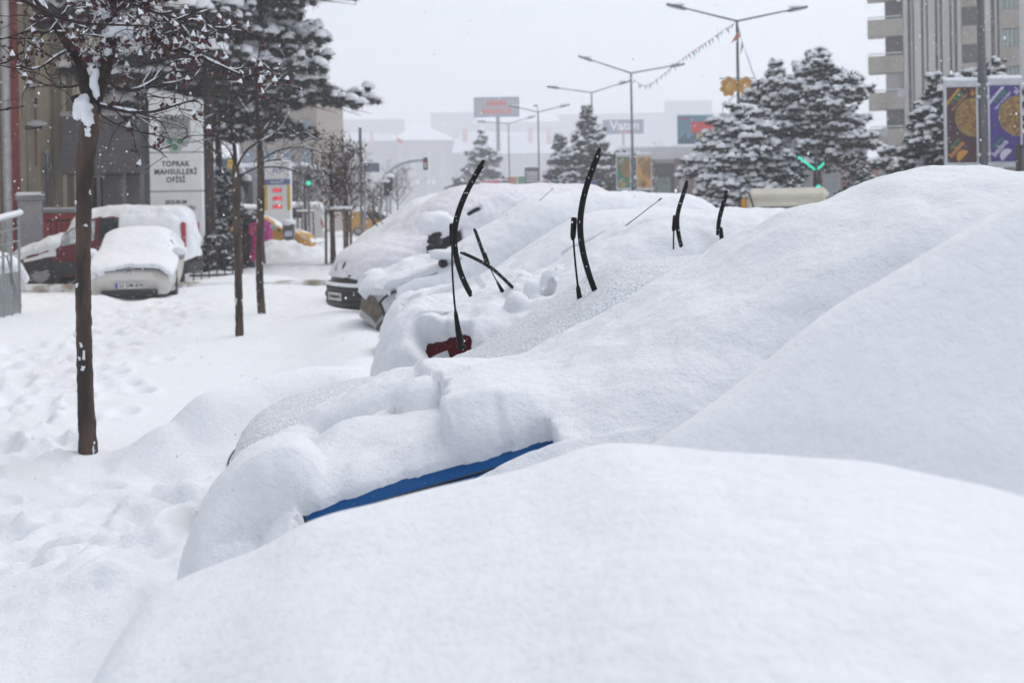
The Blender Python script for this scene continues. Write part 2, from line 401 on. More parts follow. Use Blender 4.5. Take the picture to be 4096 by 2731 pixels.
# ------------------------------------------------------------------ cars
def car_surface(sp, ns=120, na=81, sm=.05):
    """the skin of a car as a grid: stations along the length, points across from sill over the roof to sill"""
    L = sp['L']; top = np.array(sp['top'], float); belt = np.array(sp['belt'], float)
    wid = np.array(sp['wid'], float); wt = np.array(sp['wt'], float)
    sd_ = np.linspace(0, L, 900); zd = gsm(np.interp(sd_, top[:, 0], top[:, 1]), sm/L*900)
    arc = np.concatenate([[0], np.cumsum(np.hypot(np.diff(sd_), np.diff(zd)))])
    s = np.interp(np.linspace(0, arc[-1], ns), arc, sd_)
    def cur(tab, q=1.0): return np.interp(s, sd_, gsm(np.interp(sd_, tab[:, 0], tab[:, 1]), q*sm/L*900))
    zt = np.interp(s, sd_, zd); zb = np.minimum(cur(belt), zt-.05); w_ = cur(wid); w2 = np.minimum(cur(wt), w_-.01); zl = np.full(ns, sp.get('sill', .22))
    zl = np.minimum(zl, zb-.1); cr = sp.get('crown', .05)
    kt = np.stack([w_*.90, w_*.985, w_, w_*.25+w2*.75, w2*.72, w2*0], 1)
    kz = np.stack([zl, zl+(zb-zl)*.35, zb, zb*.12+(zt-cr)*.88, zt-cr*.35, zt], 1)
    fr = np.array([0, .14, .36, .60, .74, 1.0])
    a = np.linspace(-1, 1, na); h = 1-np.abs(a)
    T = np.stack([np.interp(h, fr, kt[i]) for i in range(ns)])*np.sign(a)[None]
    Z = np.stack([np.interp(h, fr, kz[i]) for i in range(ns)])
    q = sp.get('round', 2.2)*na/81
    T = gsm(T, q, 1); Z = gsm(Z, q, 1)
    bow = sp.get('bow', .16)
    S2 = np.repeat(s[:, None], na, 1)
    tn = np.abs(T)/w_[:, None].max()
    S2 = S2+bow*tn**2.4*np.exp(-S2/.55)-.5*bow*tn**2.4*np.exp(-(L-S2)/.4)
    return np.stack([S2, T, Z], -1), s, a
def grid_normals(G):
    du = np.gradient(G, axis=0); dv = np.gradient(G, axis=1)
    n = np.cross(du, dv); n /= np.linalg.norm(n, axis=-1)[..., None]+1e-9
    m = G.shape[1]//2
    if n[G.shape[0]//2, m, 2] < 0: n = -n
    return n
def add_skin(mb, G, mi=0):
    mb.grid(G, mi)
    for row in (G[0], G[-1]):
        base = mb.n; n = len(row); mb.V.append(np.concatenate([row, row.mean(0)[None]])); mb.n += n+1
        k = np.arange(n-1); mb.Fc.append((np.stack([base+k, base+k+1, np.full(n-1, base+n)], -1), mi))
        mb.Fc.append((np.array([[base+n-1, base, base+n]]), mi))
def snow_skin(sp, hfun, ns=200, na=161, blur=(4, 4), up=.35, sm=.07):
    G, s, a = car_surface(sp, ns, na, sm)
    B = gsm(gsm(G, blur[0], 0), blur[1], 1)
    N = grid_normals(B); N[..., 2] += up; N /= np.linalg.norm(N, axis=-1)[..., None]
    hh = hfun(G[..., 0], G[..., 1], G[..., 2], np.repeat(a[None], ns, 0))
    S = np.where(hh[..., None] > 0, B, G)+N*hh[..., None]
    k = (hh > -.012); keep = k[:-1, :-1] | k[1:, :-1] | k[:-1, 1:] | k[1:, 1:]
    return S, keep
def patch(sp, s0, s1, h0, h1, side, off=.004, ns=10, na=8, G3=None):
    """a piece of the skin between stations s0..s1 and heights h0..h1 (0 sill, 1 roof middle), lifted off by off"""
    G, s, a = G3
    N = grid_normals(G)
    hv = np.linspace(h0, h1, na); av = side*(1-hv) if side else np.linspace(-(1-h0), (1-h0), na)
    sv = np.linspace(s0, s1, ns)
    si = np.interp(sv, s, np.arange(len(s))); ai = np.interp(av, a, np.arange(len(a)))
    def samp(A):
        i0 = np.clip(np.floor(si).astype(int), 0, len(s)-2); fi = (si-i0)[:, None, None]
        j0 = np.clip(np.floor(ai).astype(int), 0, len(a)-2); fj = (ai-j0)[None, :, None]
        return (A[i0][:, j0]*(1-fi)*(1-fj)+A[i0+1][:, j0]*fi*(1-fj)+A[i0][:, j0+1]*(1-fi)*fj+A[i0+1][:, j0+1]*fi*fj)
    return samp(G)+samp(N)*off
def make_wheel(parent, x, y, r=.31, wid=.19, side=-1, snow=False):
    mb = MB(); mb.lathe([(r*.62, -wid/2), (r*.9, -wid/2), (r, -wid*.36), (r, wid*.36), (r*.9, wid/2), (r*.62, wid/2)], seg=28, axis='y')
    wv = mb.build('wheel', RUBBER, parent, smooth=True, loc=(x, y, r))
    rm = MB(); f = side*wid*.42
    rm.lathe([(r*.64, f), (r*.60, f*.7), (r*.52, f*.75), (r*.2, f*.9), (0.001, f*.92)], seg=24, axis='y')
    for k in range(5):
        t = k/5*2*pi+.3; rm.box((cos(t)*r*.4, f*.86, sin(t)*r*.4), (r*.34, .02, r*.12), R=roty(-t))
    rm.build('rim', RIM, wv, smooth=False)
    for k in range(5): pass
    return wv
def dome(S, T, s0, t0, rs, rt, amp, p=.5): return amp*np.clip(1-((S-s0)/rs)**2-((T-t0)/rt)**2, 0, 1)**p
SEDAN = dict(L=4.3, sill=.2, bow=.2,
    top=[(0, .36), (.03, .56), (.14, .70), (.5, .80), (1.05, .92), (1.12, .95), (1.95, 1.40), (2.6, 1.44), (3.3, 1.40), (4.0, 1.02), (4.22, .95), (4.3, .5)],
    belt=[(0, .30), (.15, .56), (.5, .66), (1.1, .80), (2, .88), (3.6, .9), (4.3, .5)],
    wid=[(0, .62), (.15, .78), (.4, .84), (3.8, .84), (4.3, .68)], wt=[(0, .5), (.3, .66), (1.05, .70), (1.5, .64), (2, .56), (3.2, .56), (4.0, .62), (4.3, .5)])
def scaled(sp, k=1.0, zk=1.0, L=None, **kw):
    q = dict(sp); 
    for n_ in ('top', 'belt'): q[n_] = [(a*k, b*zk) for a, b in sp[n_]]
    for n_ in ('wid', 'wt'): q[n_] = [(a*k, b) for a, b in sp[n_]]
    q['L'] = sp['L']*k; q.update(kw); return q
def paint(name, col, rough=.3): return mat(name, col, rough, var=.08, scale=2, spec=.25)
def edge_keep(hp, a0=.30, a1=.42):
    """1 on the upper skin, 0 below the belt"""
    return lambda A: sstep(a0, a1, 1-np.abs(A))
# ------------------------------------------------------------------ the row of snowed-in cars, nearest first
class Fr:
    """a thing's frame: world <-> local"""
    def __init__(s, x, y, rz, z=0.0): s.O = np.array((x, y, z)); s.rz = rz; s.R = rotz(rz)
    def L(s, pts): return (np.asarray(pts, float)-s.O)@s.R
    def W(s, pts): return np.asarray(pts, float)@s.R.T+s.O
def px_path(pts, d0, d1=None):
    d1 = d0 if d1 is None else d1
    n = len(pts); return np.array([P(u, v, d0+(d1-d0)*i/max(1, n-1)) for i, (u, v) in enumerate(pts)])
def resample(p, n):
    p = np.asarray(p, float); d = np.concatenate([[0], np.cumsum(np.linalg.norm(np.diff(p, axis=0), axis=1))])
    q = np.linspace(0, d[-1], n); r = np.stack([np.interp(q, d, p[:, k]) for k in range(3)], -1)
    return gsm(r, n/14., 0)
def make_wiper(fr, root, arm, blade, d, k=1.0, mount=True, name='wiper'):
    """a raised wiper: arm with its pivot cap and sleeve; the curved flat blade is a sub-part"""
    pa = fr.L(resample(px_path(arm, d), 24)); pb = fr.L(resample(px_path(blade, d-.03), 36))
    m = MB(); n = len(pa); r = np.interp(np.linspace(0, 1, n), [0, .02, .22, .28, .30, 1], [.018, .020, .012, .011, .0055, .0046])*k if mount else np.full(n, .0055)*k
    m.tube(pa, r, 8)
    if mount: m.blob(pa[0]+np.array((0, 0, -.005)), (.026*k, .026*k, .018*k), seed=3, rough=.1)
    e = pa[-1]; t = pa[-1]-pa[-3]; t /= np.linalg.norm(t)
    m.tube([e-t*.10*k, e-t*.08*k, e+t*.0*k, e+t*.015*k], np.array([.008, .015, .017, .014])*k, 6)
    a = m.build(name, WIPER, root, smooth=True)
    b = MB(); n = len(pb); pr = np.interp(np.linspace(0, 1, n), [0, .04, .5, .96, 1], [.009, .0115, .014, .0115, .009])*k
    b.tube(pb, pr, 8)
    tt = np.gradient(pb, axis=0); tt /= np.linalg.norm(tt, axis=1)[:, None]
    sd2 = np.cross(tt, np.array((0, 1, 0))); off = sd2*(.0135*k)
    b.tube(pb[1:-1]+off[1:-1]+tt[1:-1]*.008, .0042*k, 5)
    r_ = random.Random(int(blade[0][0]))
    for i in range(9):
        q = r_.randrange(1, n-1); b.blob(pb[q]+np.array((r_.uniform(-.009, .009)*k, -.013*k, 0)), (r_.uniform(.001, .0032)*k, .003*k, r_.uniform(.002, .006)*k), mi=1, seed=i, sub=0)
    b.build('wiper_blade', [WIPER, SNOWF], a, smooth=True)
    return a
BLUE = mat('blue_paint', (.0, .058, .20), .45, second=(.40, .50, .62), thr=(.70, .78), scale=75, spec=.08); DARKP = paint('black_paint', (.012, .013, .015)); REDP = mat('dark_red_paint', (.055, .002, .006), .5, second=(.45, .40, .42), thr=(.66, .74), scale=55, spec=.05)
SILVP = paint('silver_paint', (.36, .37, .38)); WHITEP = paint('white_paint', (.62, .62, .60)); GREYP = paint('grey_paint', (.22, .23, .24))
# ---- A: the nearest car, wholly buried
fa = Fr(-.70, 1.30, radians(10))
ra = thing('parked_car', 'nearest parked car, its bonnet and windscreen wholly buried under smooth deep snow', 'car', fa.O, fa.rz, 'snowed-in cars parked in a row')
spA = scaled(SEDAN, .88, .98)
GA = car_surface(spA, 70, 49)
def hillA(x, y):
    xp = x+.13*(y-2.3)+.05*sstep(-.5, -.8, x)
    nose = np.interp(xp, [-1.02, -.94, -.87, -.80, -.72, -.58, -.44, -.33, -.07, .18, .6, 1.2, 3], [.05, .35, .62, .80, .905, 1.0, 1.07, 1.10, 1.16, 1.195, 1.215, 1.22, 1.2])
    hood = nose+.05*np.exp(-((y-1.75)/.45)**2)*sstep(-.6, .2, x)-.02
    hood = hood-.10*sstep(1.4, .5, y)-.03-.03*sstep(.25, 0, x)*sstep(-.75, -.45, x)-.05*sstep(.45, .95, x)
    rd = y-(2.42-.74*(x-.22)); k0 = .06
    hood = hood-.55*np.log1p(np.exp(np.clip(rd/k0, -30, 30)))*k0*sstep(.0, .3, x)
    wind = 1.10+.66*(x-.31)+.80*(y-2.42)
    wind = np.minimum(wind, 1.80+.0*x)
    k = .055; z = np.log(np.exp(hood/k)+np.exp(np.clip(wind, -3, 3)/k))*k
    z = z-.06*np.exp(-((wind-hood)/.07)**2)
    z = z+.020*fbm(x*1.7, y*1.7, 0, 2, 51)+.005*fbm(x*7, y*7, 0, 3, 52)
    ye = 2.33+.06*fbm(x*1.3, 1.0, 0, 2, 53)
    z = z-1.3*np.clip(y-ye, 0, None)**2/.5*1.0-np.where(y > ye+.28, (y-ye-.28)*4.0, 0)
    z = z-np.where(y < .62, (.62-y)*3.0, 0)-np.where(x > 3.0, (x-3.0)*4, 0)
    return z
xs = np.linspace(-1.15, 3.35, 420); ys = np.linspace(.35, 3.0, 300)
XA, YA = np.meshgrid(xs, ys, indexing='ij'); ZA = hillA(XA, YA); ZA = gsm(gsm(ZA, 2.2, 0), 2.2, 1)
m = MB(); m.grid(fa.L(np.stack([XA, YA, np.maximum(ZA, .05)], -1).reshape(-1, 3)).reshape(420, 300, 3), keep=(ZA[:-1, :-1] > .06))
m.build('snow_cover', SNOWN, ra, smooth=True)
wA = fa.W(GA[0].reshape(-1, 3)); wA[:, 2] = np.minimum(wA[:, 2], np.maximum(hillA(wA[:, 0], wA[:, 1])-.10, .25))
GAb = fa.L(wA).reshape(GA[0].shape)
m = MB(); add_skin(m, GAb); m.build('body', GREYP, ra, smooth=True)
# ---- B: blue car
fb = Fr(-1.0, 3.98, radians(6))
rb = thing('parked_car', 'blue parked car, a strip of its bright blue wing showing under thick snow', 'car', fb.O, fb.rz, 'snowed-in cars parked in a row')
spB = scaled(SEDAN, .98, 1.06)
spB['top'] = [(a+.14*float(sstep(1.2, 1.9, a)), b) for a, b in spB['top']]; spB['L'] += .14; spB['top'][-1] = (spB['L'], .5)
GB = car_surface(spB, 90, 61)
m = MB(); add_skin(m, GB[0]); bd = m.build('body', BLUE, rb, smooth=True)
m = MB(); q = patch(spB, .05, .25, .30, .66, -1, .006, 8, 6, GB); m.grid(q); m.build('headlight', GLASS, rb, smooth=True)
# the shut line between bonnet and wing
q = patch(spB, .24, 1.15, .612, .622, -1, .004, 24, 3, GB)
m = MB(); m.tube(q[:, 1], .0035, 5); m.build('bonnet_gap', INK, rb)
for s_ in (-1, 1):
    for x_ in (.78, 3.35): make_wheel(rb, x_, s_*.74, side=s_)
def hB(S, T, Z, A):
    nz = fbm(S*3, T*3, 0, 2, 61)
    slab = sstep(.735, .765, S+.07*nz+.10*np.clip(T, -1, 0)+.008*fbm(S*9, T*9, 0, 2, 67))
    h = .036+.014*nz+(.115+.02*nz)*slab-.085*sstep(.85, 1.2, S)*(1-sstep(2.1, 2.7, S))-.04*sstep(2.1, 2.7, S)
    # windscreen and roof snow
    h = h+.14*sstep(1.8, 2.5, S)
    # slipped slab along the far bonnet edge and lumps
    h = np.maximum(h, .03+dome(S, T, .50, .46, .33, .22, .135, .33)+.02*nz)
    h = np.maximum(h, .03+dome(S, T, .68, .14, .11, .13, .12, .33)+.01*nz)
    h = np.maximum(h, .03+dome(S, T, .12, .46, .23, .30, .10, .36)+.02*nz)
    h = np.maximum(h, .05+dome(S, T, .10, -.42, .26, .44, .16, .42)+.03*nz)
    # bare strip along the near wing
    edge = .55+.07*np.clip(S-.2, 0, 1)+.02*nz+.009*fbm(S*22, 2, 0, 3, 63)
    bare = (T < -edge)*(S > .20)*(S < 1.10)
    soft = np.clip((T+edge)/.11, 0, 1)
    lim = sstep(.12, .22, S)*(1-sstep(.96, 1.10, S))
    h = h*(1-lim+lim*np.sqrt(np.clip(soft, 0, 1)))
    h = np.where((T < -edge) & (S > .20) & (S < 1.06), -.02, h)
    low = 1-np.abs(A)
    ledge = np.clip((.545+.035*sstep(.65, 1.05, S)-low)/.1, 0, 1)*np.clip((low-.30)/.08, 0, 1)*sstep(.34, .42, S+.10*nz)
    h = np.where((T < -.58) & (S > .2) & (S < 1.9), np.maximum(h, (1-sstep(1.0, 1.8, S))*ledge*(.05+.10*sstep(.6, 1.0, S+.1*nz))-.02), h)
    h = h*np.where(T > 0, sstep(.28, .42, low), 1)-.02*np.where(low < .26, 1, 0)*(S > .5)
    h = np.where((low < .2) & (S > .5), -.03, h)
    h = np.where(S < .3, np.maximum(h, .05*sstep(.15, .3, low)), h)
    return h+.007*fbm(S*11, T*11, Z*11, 3, 62)
S3, kp = snow_skin(spB, hB, 400, 320, (5, 5))
m = MB(); m.grid(S3, keep=kp); m.build('snow_cover', SNOWC, rb, smooth=True)
# ---- K: black car under a thin skin of snow, wipers raised
fk = Fr(-1.47, 5.78, radians(5))
rk = thing('parked_car', 'black parked car under a thin frosty skin of snow, two long wipers raised', 'car', fk.O, fk.rz, 'snowed-in cars parked in a row')
spK = scaled(SEDAN, 1.04, .95)
spK['bow'] = .26; spK['top'] = [(a, b*(.92+.08*float(sstep(1.15, 1.9, a))-.05*float(sstep(.5, .9, a))*float(1-sstep(1.15, 1.6, a)))) for a, b in spK['top']]; spK['belt'] = [(a, b*(.9+.1*float(sstep(1.15, 1.9, a)))) for a, b in spK['belt']]
GK = car_surface(spK, 90, 61)
m = MB(); add_skin(m, GK[0]); m.build('body', DARKP, rk, smooth=True)
m = MB()
for j in range(4):
    q = patch(spK, .03, .05, .30+.07*j, .33+.07*j, 0, .012, 3, 20, GK)
    m.tube(q[1, :], .006, 5)
m.build('grille', STEEL, rk)
for s_ in (-1, 1):
    m = MB(); m.grid(patch(spK, .03, .22, .34, .50, s_, .006, 8, 6, GK)); m.build('headlight', LENS, rk, smooth=True)
    for x_ in (.8, 3.5): make_wheel(rk, x_, s_*.74, side=s_)
def hK(S, T, Z, A):
    low = 1-np.abs(A); nz = fbm(S*4, T*4, 0, 2, 71)
    h = .028+.010*nz+.02*sstep(.9, 1.05, S)*(1-sstep(1.15, 1.35, S))*(1+.8*fbm(S*8, T*8, 0, 2, 74))
    h = h*sstep(.35, .5, low)-.02*(low < .34)
    h = np.where(S < .10+.03*nz, -.02, h)
    h = np.where((np.abs(S-1.06-.05*(T/.6)**2) < .012) & (np.abs(T) < .66) & (nz > -.15), -.004, h)   # cowl edge
    return h+.004*fbm(S*14, T*14, 0, 3, 72)
S3, kp = snow_skin(spK, hK, 260, 180, (2, 2))
m = MB(); m.grid(S3, keep=kp); m.build('snow_cover', SNOWT, rk, smooth=True)
make_wiper(fk, rk, [(461, 345), (458, 330), (454, 300), (452, 265), (452, 240), (452, 226)],
           [(484, 160), (474, 176), (464, 195), (457, 213), (453, 232), (454, 250), (458, 268), (464, 284), (471, 296)], 6.0)
make_wiper(fk, rk, [(583, 312), (579, 296), (576, 270), (574, 248), (573, 232), (574, 220)],
           [(600, 148), (594, 163), (586, 184), (581, 205), (579, 222), (580, 240), (584, 260), (590, 280), (598, 300)], 5.7)
# ---- R: dark red car, wipers crossed
frr = Fr(-.88, 8.15, radians(6))
rr = thing('parked_car', 'dark red parked car with lumpy snow on its bonnet and wipers raised in a cross', 'car', frr.O, frr.rz, 'snowed-in cars parked in a row')
spR = scaled(SEDAN, .98, 1.03); spR['top'] = [(a, b*(1+.09*float(1-sstep(.9, 1.6, a)))) for a, b in spR['top']]; spR['belt'] = [(a, b*(1+.09*float(1-sstep(.9, 1.6, a)))) for a, b in spR['belt']]; GR = car_surface(spR, 80, 57)
m = MB(); add_skin(m, GR[0]); m.build('body', REDP, rr, smooth=True)
m = MB(); m.grid(patch(spR, .06, .28, .32, .5, -1, .006, 8, 6, GR)); m.build('headlight', LENS, rr, smooth=True)
for s_ in (-1, 1):
    for x_ in (.78, 3.3): make_wheel(rr, x_, s_*.74, side=s_)
def hR(S, T, Z, A):
    low = 1-np.abs(A); nz = fbm(S*3.3, T*3.3, Z*3, 3, 81)
    h = .10+(.05-.038*sstep(1.0, 1.4, S))*nz+.05*sstep(1.0, 1.5, S)+.02*np.exp(-((T+.15*S-.1)/.05)**2)*(S > 1.2)*(S < 1.9)
    for k in range(26):
        r_ = random.Random(k*7+3); s0, t0 = r_.uniform(0, .36), r_.uniform(-.8, .4); rr_ = r_.uniform(.09, .2)
        h = np.maximum(h, .05+dome(S, T, s0, t0, rr_, rr_, r_.uniform(.08, .17), .5))
    for k in range(16):
        r_ = random.Random(k*5+1); s0, t0 = r_.uniform(.85, 1.2), r_.uniform(-.75, .3); rr_ = r_.uniform(.06, .14)
        h = np.maximum(h, .06+dome(S, T, s0, t0, rr_, rr_, r_.uniform(.06, .13), .5))
    e1 = ((S-.38)/.15)**2+((T+.70+.08*fbm(S*9, 2, 0, 3, 85)+.25*(S-.38))/.125)**2
    h = h*np.sqrt(np.clip((e1-1)/.45, 0, 1)); h = np.where((e1 < 1) & (T < -.45), -.02, h)
    b2 = ((S-1.08)/.05)**2+((T+.58)/.10)**2 < 1; b3 = ((S-.30)/.12)**2+((T+.34)/.07)**2 < 1
    h = np.where(b2 | b3, -.015, h)
    h = np.where((low < .30) & (S > .45), -.02, h)
    h = np.where((low < .12), -.02, h)
    return h+.01*fbm(S*12, T*12, Z*12, 2, 82)
S3, kp = snow_skin(spR, hR, 260, 200, (4, 4))
m = MB(); m.grid(S3, keep=kp); m.build('snow_cover', SNOWC, rr, smooth=True)
make_wiper(frr, rr, [(503, 292), (498, 283), (492, 272), (488, 262), (485, 254)], [(474, 228), (478, 239), (482, 250), (486, 262), (489, 268)], 8.0, .8)
make_wiper(frr, rr, [(515, 291), (510, 285), (503, 278), (497, 272)], [(460, 252), (470, 256), (482, 262), (492, 268), (502, 277), (513, 288)], 7.9, .8)
make_wiper(frr, rr, [(673.5, 249), (673.5, 238), (674, 226), (675, 217)], [(687, 180.5), (683, 194), (679, 206), (676.5, 217), (677, 228), (678.8, 238), (681, 247)], 7.5, .95, mount=False)
make_wiper(frr, rr, [(721, 233), (720.5, 229)], [(727, 190.5), (724, 200), (720, 214), (718, 224), (717.5, 235)], 7.6, .95, mount=False)
# ---- S1: car with dark window edges
f1 = Fr(-1.17, 10.8, radians(7))
r1 = thing('parked_car', 'buried parked car between the crossed-wiper red car and the silver people carrier', 'car', f1.O, f1.rz, 'snowed-in cars parked in a row')
sp1 = scaled(SEDAN, .98, 1.06); G1 = car_surface(sp1, 80, 57)
m = MB(); add_skin(m, G1[0]); m.build('body', GREYP, r1, smooth=True)
m = MB(); m.grid(patch(sp1, 1.5, 2.05, .40, .56, -1, .006, 10, 6, G1)); m.grid(patch(sp1, 2.12, 3.2, .40, .57, -1, .006, 12, 6, G1)); m.build('side_window', GLASS, r1, smooth=True)
for s_ in (-1, 1):
    for x_ in (.78, 3.3): make_wheel(r1, x_, s_*.74, side=s_)
def h1(S, T, Z, A):
    low = 1-np.abs(A); nz = fbm(S*3.3, T*3.3, Z*3, 3, 91)
    h = .07+(.04-.028*sstep(1.0, 1.4, S))*nz+.05*sstep(1.0, 1.6, S)
    for k in range(18):
        r_ = random.Random(k*11+3); s0, t0 = r_.uniform(0, .35), r_.uniform(-.8, .3); q = r_.uniform(.09, .2)
        h = np.maximum(h, .05+dome(S, T, s0, t0, q, q, r_.uniform(.05, .11), .5))
    near = (T < .02+.05*nz) & (S > .16) & (S < .85); h = np.where(near, .022+.014*nz, h); gap = (T > -.14) & (T < .02+.05*nz-.03*S) & (S > .30+.1*nz) & (S < .72+.15*nz); h = np.where(gap, -.012, h)
    gap = (np.abs(T+.10+.25*S-.05*nz) < .024) & (S > .3) & (S < .62); h = np.where(gap, -.008, h)
    win = (T < 0) & (low > .42) & (low < .60-.02*np.abs(S-2.3)) & ((S > 1.55) & (S < 2.0) | (S > 2.14) & (S < 2.7))
    h = np.where(win & (low > .455), -.02, h)
    h = np.where((low < .28) & (S > .4), -.02, h); h = np.where(low < .1, -.02, h)
    return h+.008*fbm(S*12, T*12, Z*12, 2, 92)
S3, kp = snow_skin(sp1, h1, 220, 180, (4, 4)); m = MB(); m.grid(S3, keep=kp); m.build('snow_cover', SNOWC, r1, smooth=True)
# ---- S2: silver people carrier with its round lamps clear
f2 = Fr(-1.85, 13.6, radians(8))
r2 = thing('parked_car', 'tall silver people carrier, clear headlamps on a snow-crusted nose beside the big van', 'car', f2.O, f2.rz, 'snowed-in cars parked in a row')
MPV = dict(L=4.6, sill=.2, bow=.34,
    top=[(0, .42), (.03, .66), (.14, .82), (.6, .98), (1.15, 1.10), (1.25, 1.14), (2.15, 1.62), (2.8, 1.68), (4.1, 1.62), (4.45, 1.2), (4.58, .9), (4.6, .5)],
    belt=[(0, .34), (.15, .6), (.5, .72), (1.1, .92), (2, 1.0), (4.2, 1.05), (4.6, .5)],
    wid=[(0, .66), (.15, .80), (.4, .88), (4.2, .88), (4.6, .74)], wt=[(0, .5), (.3, .68), (1.15, .74), (1.6, .70), (2.2, .64), (4.0, .62), (4.6, .5)])
G2 = car_surface(MPV, 90, 61)
m = MB(); add_skin(m, G2[0]); m.build('body', SILVP, r2, smooth=True)
for s_ in (-1, 1):
    q = patch(MPV, .10, .46, .30, .50, s_, .012, 12, 8, G2); m = MB(); m.grid(q)
    edge = np.concatenate([q[0], q[:, -1], q[-1][::-1], q[:, 0][::-1]]); m.tube(edge, .016, 5, mi=1); m.build('headlight', [LENS, BLACKP], r2, smooth=True)
    for x_ in (.85, 3.6): make_wheel(r2, x_, s_*.76, side=s_)
m = MB(); m.grid(patch(MPV, .02, .10, .10, .30, -1, .01, 6, 8, G2)); m.grid(patch(MPV, .02, .09, .36, .60, 0, .01, 6, 16, G2)); m.build('bumper', mat('muddy_bumper', (.12, .10, .075), .7, var=.4, scale=14), r2, smooth=True)
def h2(S, T, Z, A):
    low = 1-np.abs(A); nz = fbm(S*3.3, T*3.3, Z*3, 3, 101)
    h = .07+(.06-.048*sstep(1.0, 1.4, S))*nz+.06*sstep(1.0, 1.6, S)+.05*sstep(1.6, 2.4, S)
    lamp = (S > .13) & (S < .44) & (T < -.3) & (low > .30) & (low < .48); h = np.where(lamp & (nz > -.35), -.02, h)
    strip = (low > .46) & (low < .56) & (S > .36) & (S < .9) & (T < 0); h = np.where(strip, -.02, h)
    h = np.where((low < .25+.05*nz) | ((S < .45) & (Z < .66+.05*nz)), -.02, h); h = np.where((S < .14) & (np.abs(T+.12) < .10) & (nz < .1), -.02, h)
    for k in range(12):
        r_ = random.Random(k*13+3); s0, t0 = r_.uniform(0, .3), r_.uniform(-.5, .6); q = r_.uniform(.08, .17)
        h = np.maximum(h, np.where(h > 0, .04+dome(S, T, s0, t0, q, q, r_.uniform(.06, .13), .5), h))
    return h+.008*fbm(S*12, T*12, Z*12, 2, 102)
S3, kp = snow_skin(MPV, h2, 220, 180, (3, 3)); m = MB(); m.grid(S3, keep=kp); m.build('snow_cover', SNOWC, r2, smooth=True)
m = MB(); c = f2.L(P(443, 263, 13.0)); m.box(c, (.10, .16, .10), bev=.03); m.blob(c+np.array((.03, 0, .10)), (.20, .13, .07), mi=1, seed=5); m.build('wing_mirror', [BLACKP, SNOWC], r2, smooth=True)
# ---- V: the big van
fv = Fr(-2.60, 16.9, radians(31))
rv = thing('parked_van', 'large dark van coated with snow, black grille and mirror, end of the row', 'van', fv.O, fv.rz)
VAN = dict(L=4.9, sill=.25, bow=.30, round=2.6,
    top=[(0, .48), (.015, .60), (.05, .82), (.16, 1.0), (.5, 1.14), (.95, 1.24), (1.9, 1.86), (2.4, 1.95), (4.6, 1.93), (4.85, 1.8), (4.9, .6)],
    belt=[(0, .45), (.15, .8), (.5, .95), (1.1, 1.05), (2, 1.12), (4.6, 1.15), (4.9, .6)],
    wid=[(0, .80), (.10, .88), (.4, .95), (4.6, .95), (4.9, .88)], wt=[(0, .72), (.3, .80), (1.0, .82), (1.9, .78), (4.6, .78), (4.9, .7)])
GV = car_surface(VAN, 90, 61); VANP = paint('van_paint', (.03, .032, .037))
m = MB(); add_skin(m, GV[0]); m.build('body', VANP, rv, smooth=True)
m = MB()
m.grid(patch(VAN, .002, .022, .26, .80, 0, .006, 4, 24, GV))
for j in range(3):
    q = patch(VAN, .004+.007*j, .006+.007*j, .30, .80, 0, .014, 2, 24, GV); m.tube(q[0], .007, 5)
m.build('grille', BLACKP, rv, smooth=True)
m = MB(); tv = np.linspace(-.88, .88, 21)
bowv = .30*np.abs(tv/.95)**2.4
for z_, r_, mi_ in ((.50, .07, 0), (.40, .09, 0), (.30, .08, 0), (.575, .028, 1)): m.tube(np.stack([bowv+.02-.05*mi_, tv, np.full(21, z_)], -1), r_, 8, mi=mi_)
m.build('bumper', [BLACKP, SNOWF], rv, smooth=True)
def number_plate(parent, fr_o, ex, txt, nrm_off=.0, w=.52):
    """white number plate with its blue band and the characters on it"""
    m = MB(); ex = np.asarray(ex, float); ex /= np.linalg.norm(ex)
    m.poly([(-w/2, -.055), (w/2, -.055), (w/2, .055), (-w/2, .055)], .012, 0, fr_o, ex)
    n = np.cross(ex, (0, 0, 1)); m.poly([(-w/2+.004, -.05), (-w/2+.045, -.05), (-w/2+.045, .05), (-w/2+.004, .05)], .002, 1, np.asarray(fr_o)+n*.003, ex)
    add_text(m, txt, np.asarray(fr_o)+n*.004+ex*.03, .088, 2, .02, ex, spacing=1.1)
    m.build('number_plate', [PLATE, PLATEB, INK], parent)
number_plate(rv, (-.062, .02, .40), (0, -1, 0), '25 AL 110')
m = MB(); m.grid(patch(VAN, 1.02, 1.95, .40, .60, -1, .006, 10, 6, GV)); m.grid(patch(VAN, 2.1, 3.2, .40, .60, -1, .006, 10, 6, GV)); m.build('side_window', GLASS, rv, smooth=True)
for s_ in (-1, 1):
    m = MB(); m.grid(patch(VAN, .10, .34, .33, .47, s_, .008, 8, 6, GV)); m.build('headlight', LENS, rv, smooth=True)
c = fv.L(P(435, 238, 16.1)); m = MB(); m.box(c, (.16, .22, .24), bev=.05); m.box(c+np.array((.05, .14, -.05)), (.06, .3, .05)); m.blob(c+np.array((.03, .02, .21)), (.30, .20, .17), mi=1, seed=9, sub=2, rough=.2)
m.build('wing_mirror', [BLACKP, SNOWC], rv, smooth=True)
for s_ in (-1, 1):
    for x_ in (.95, 3.9): make_wheel(rv, x_, s_*.82, .33, side=s_)
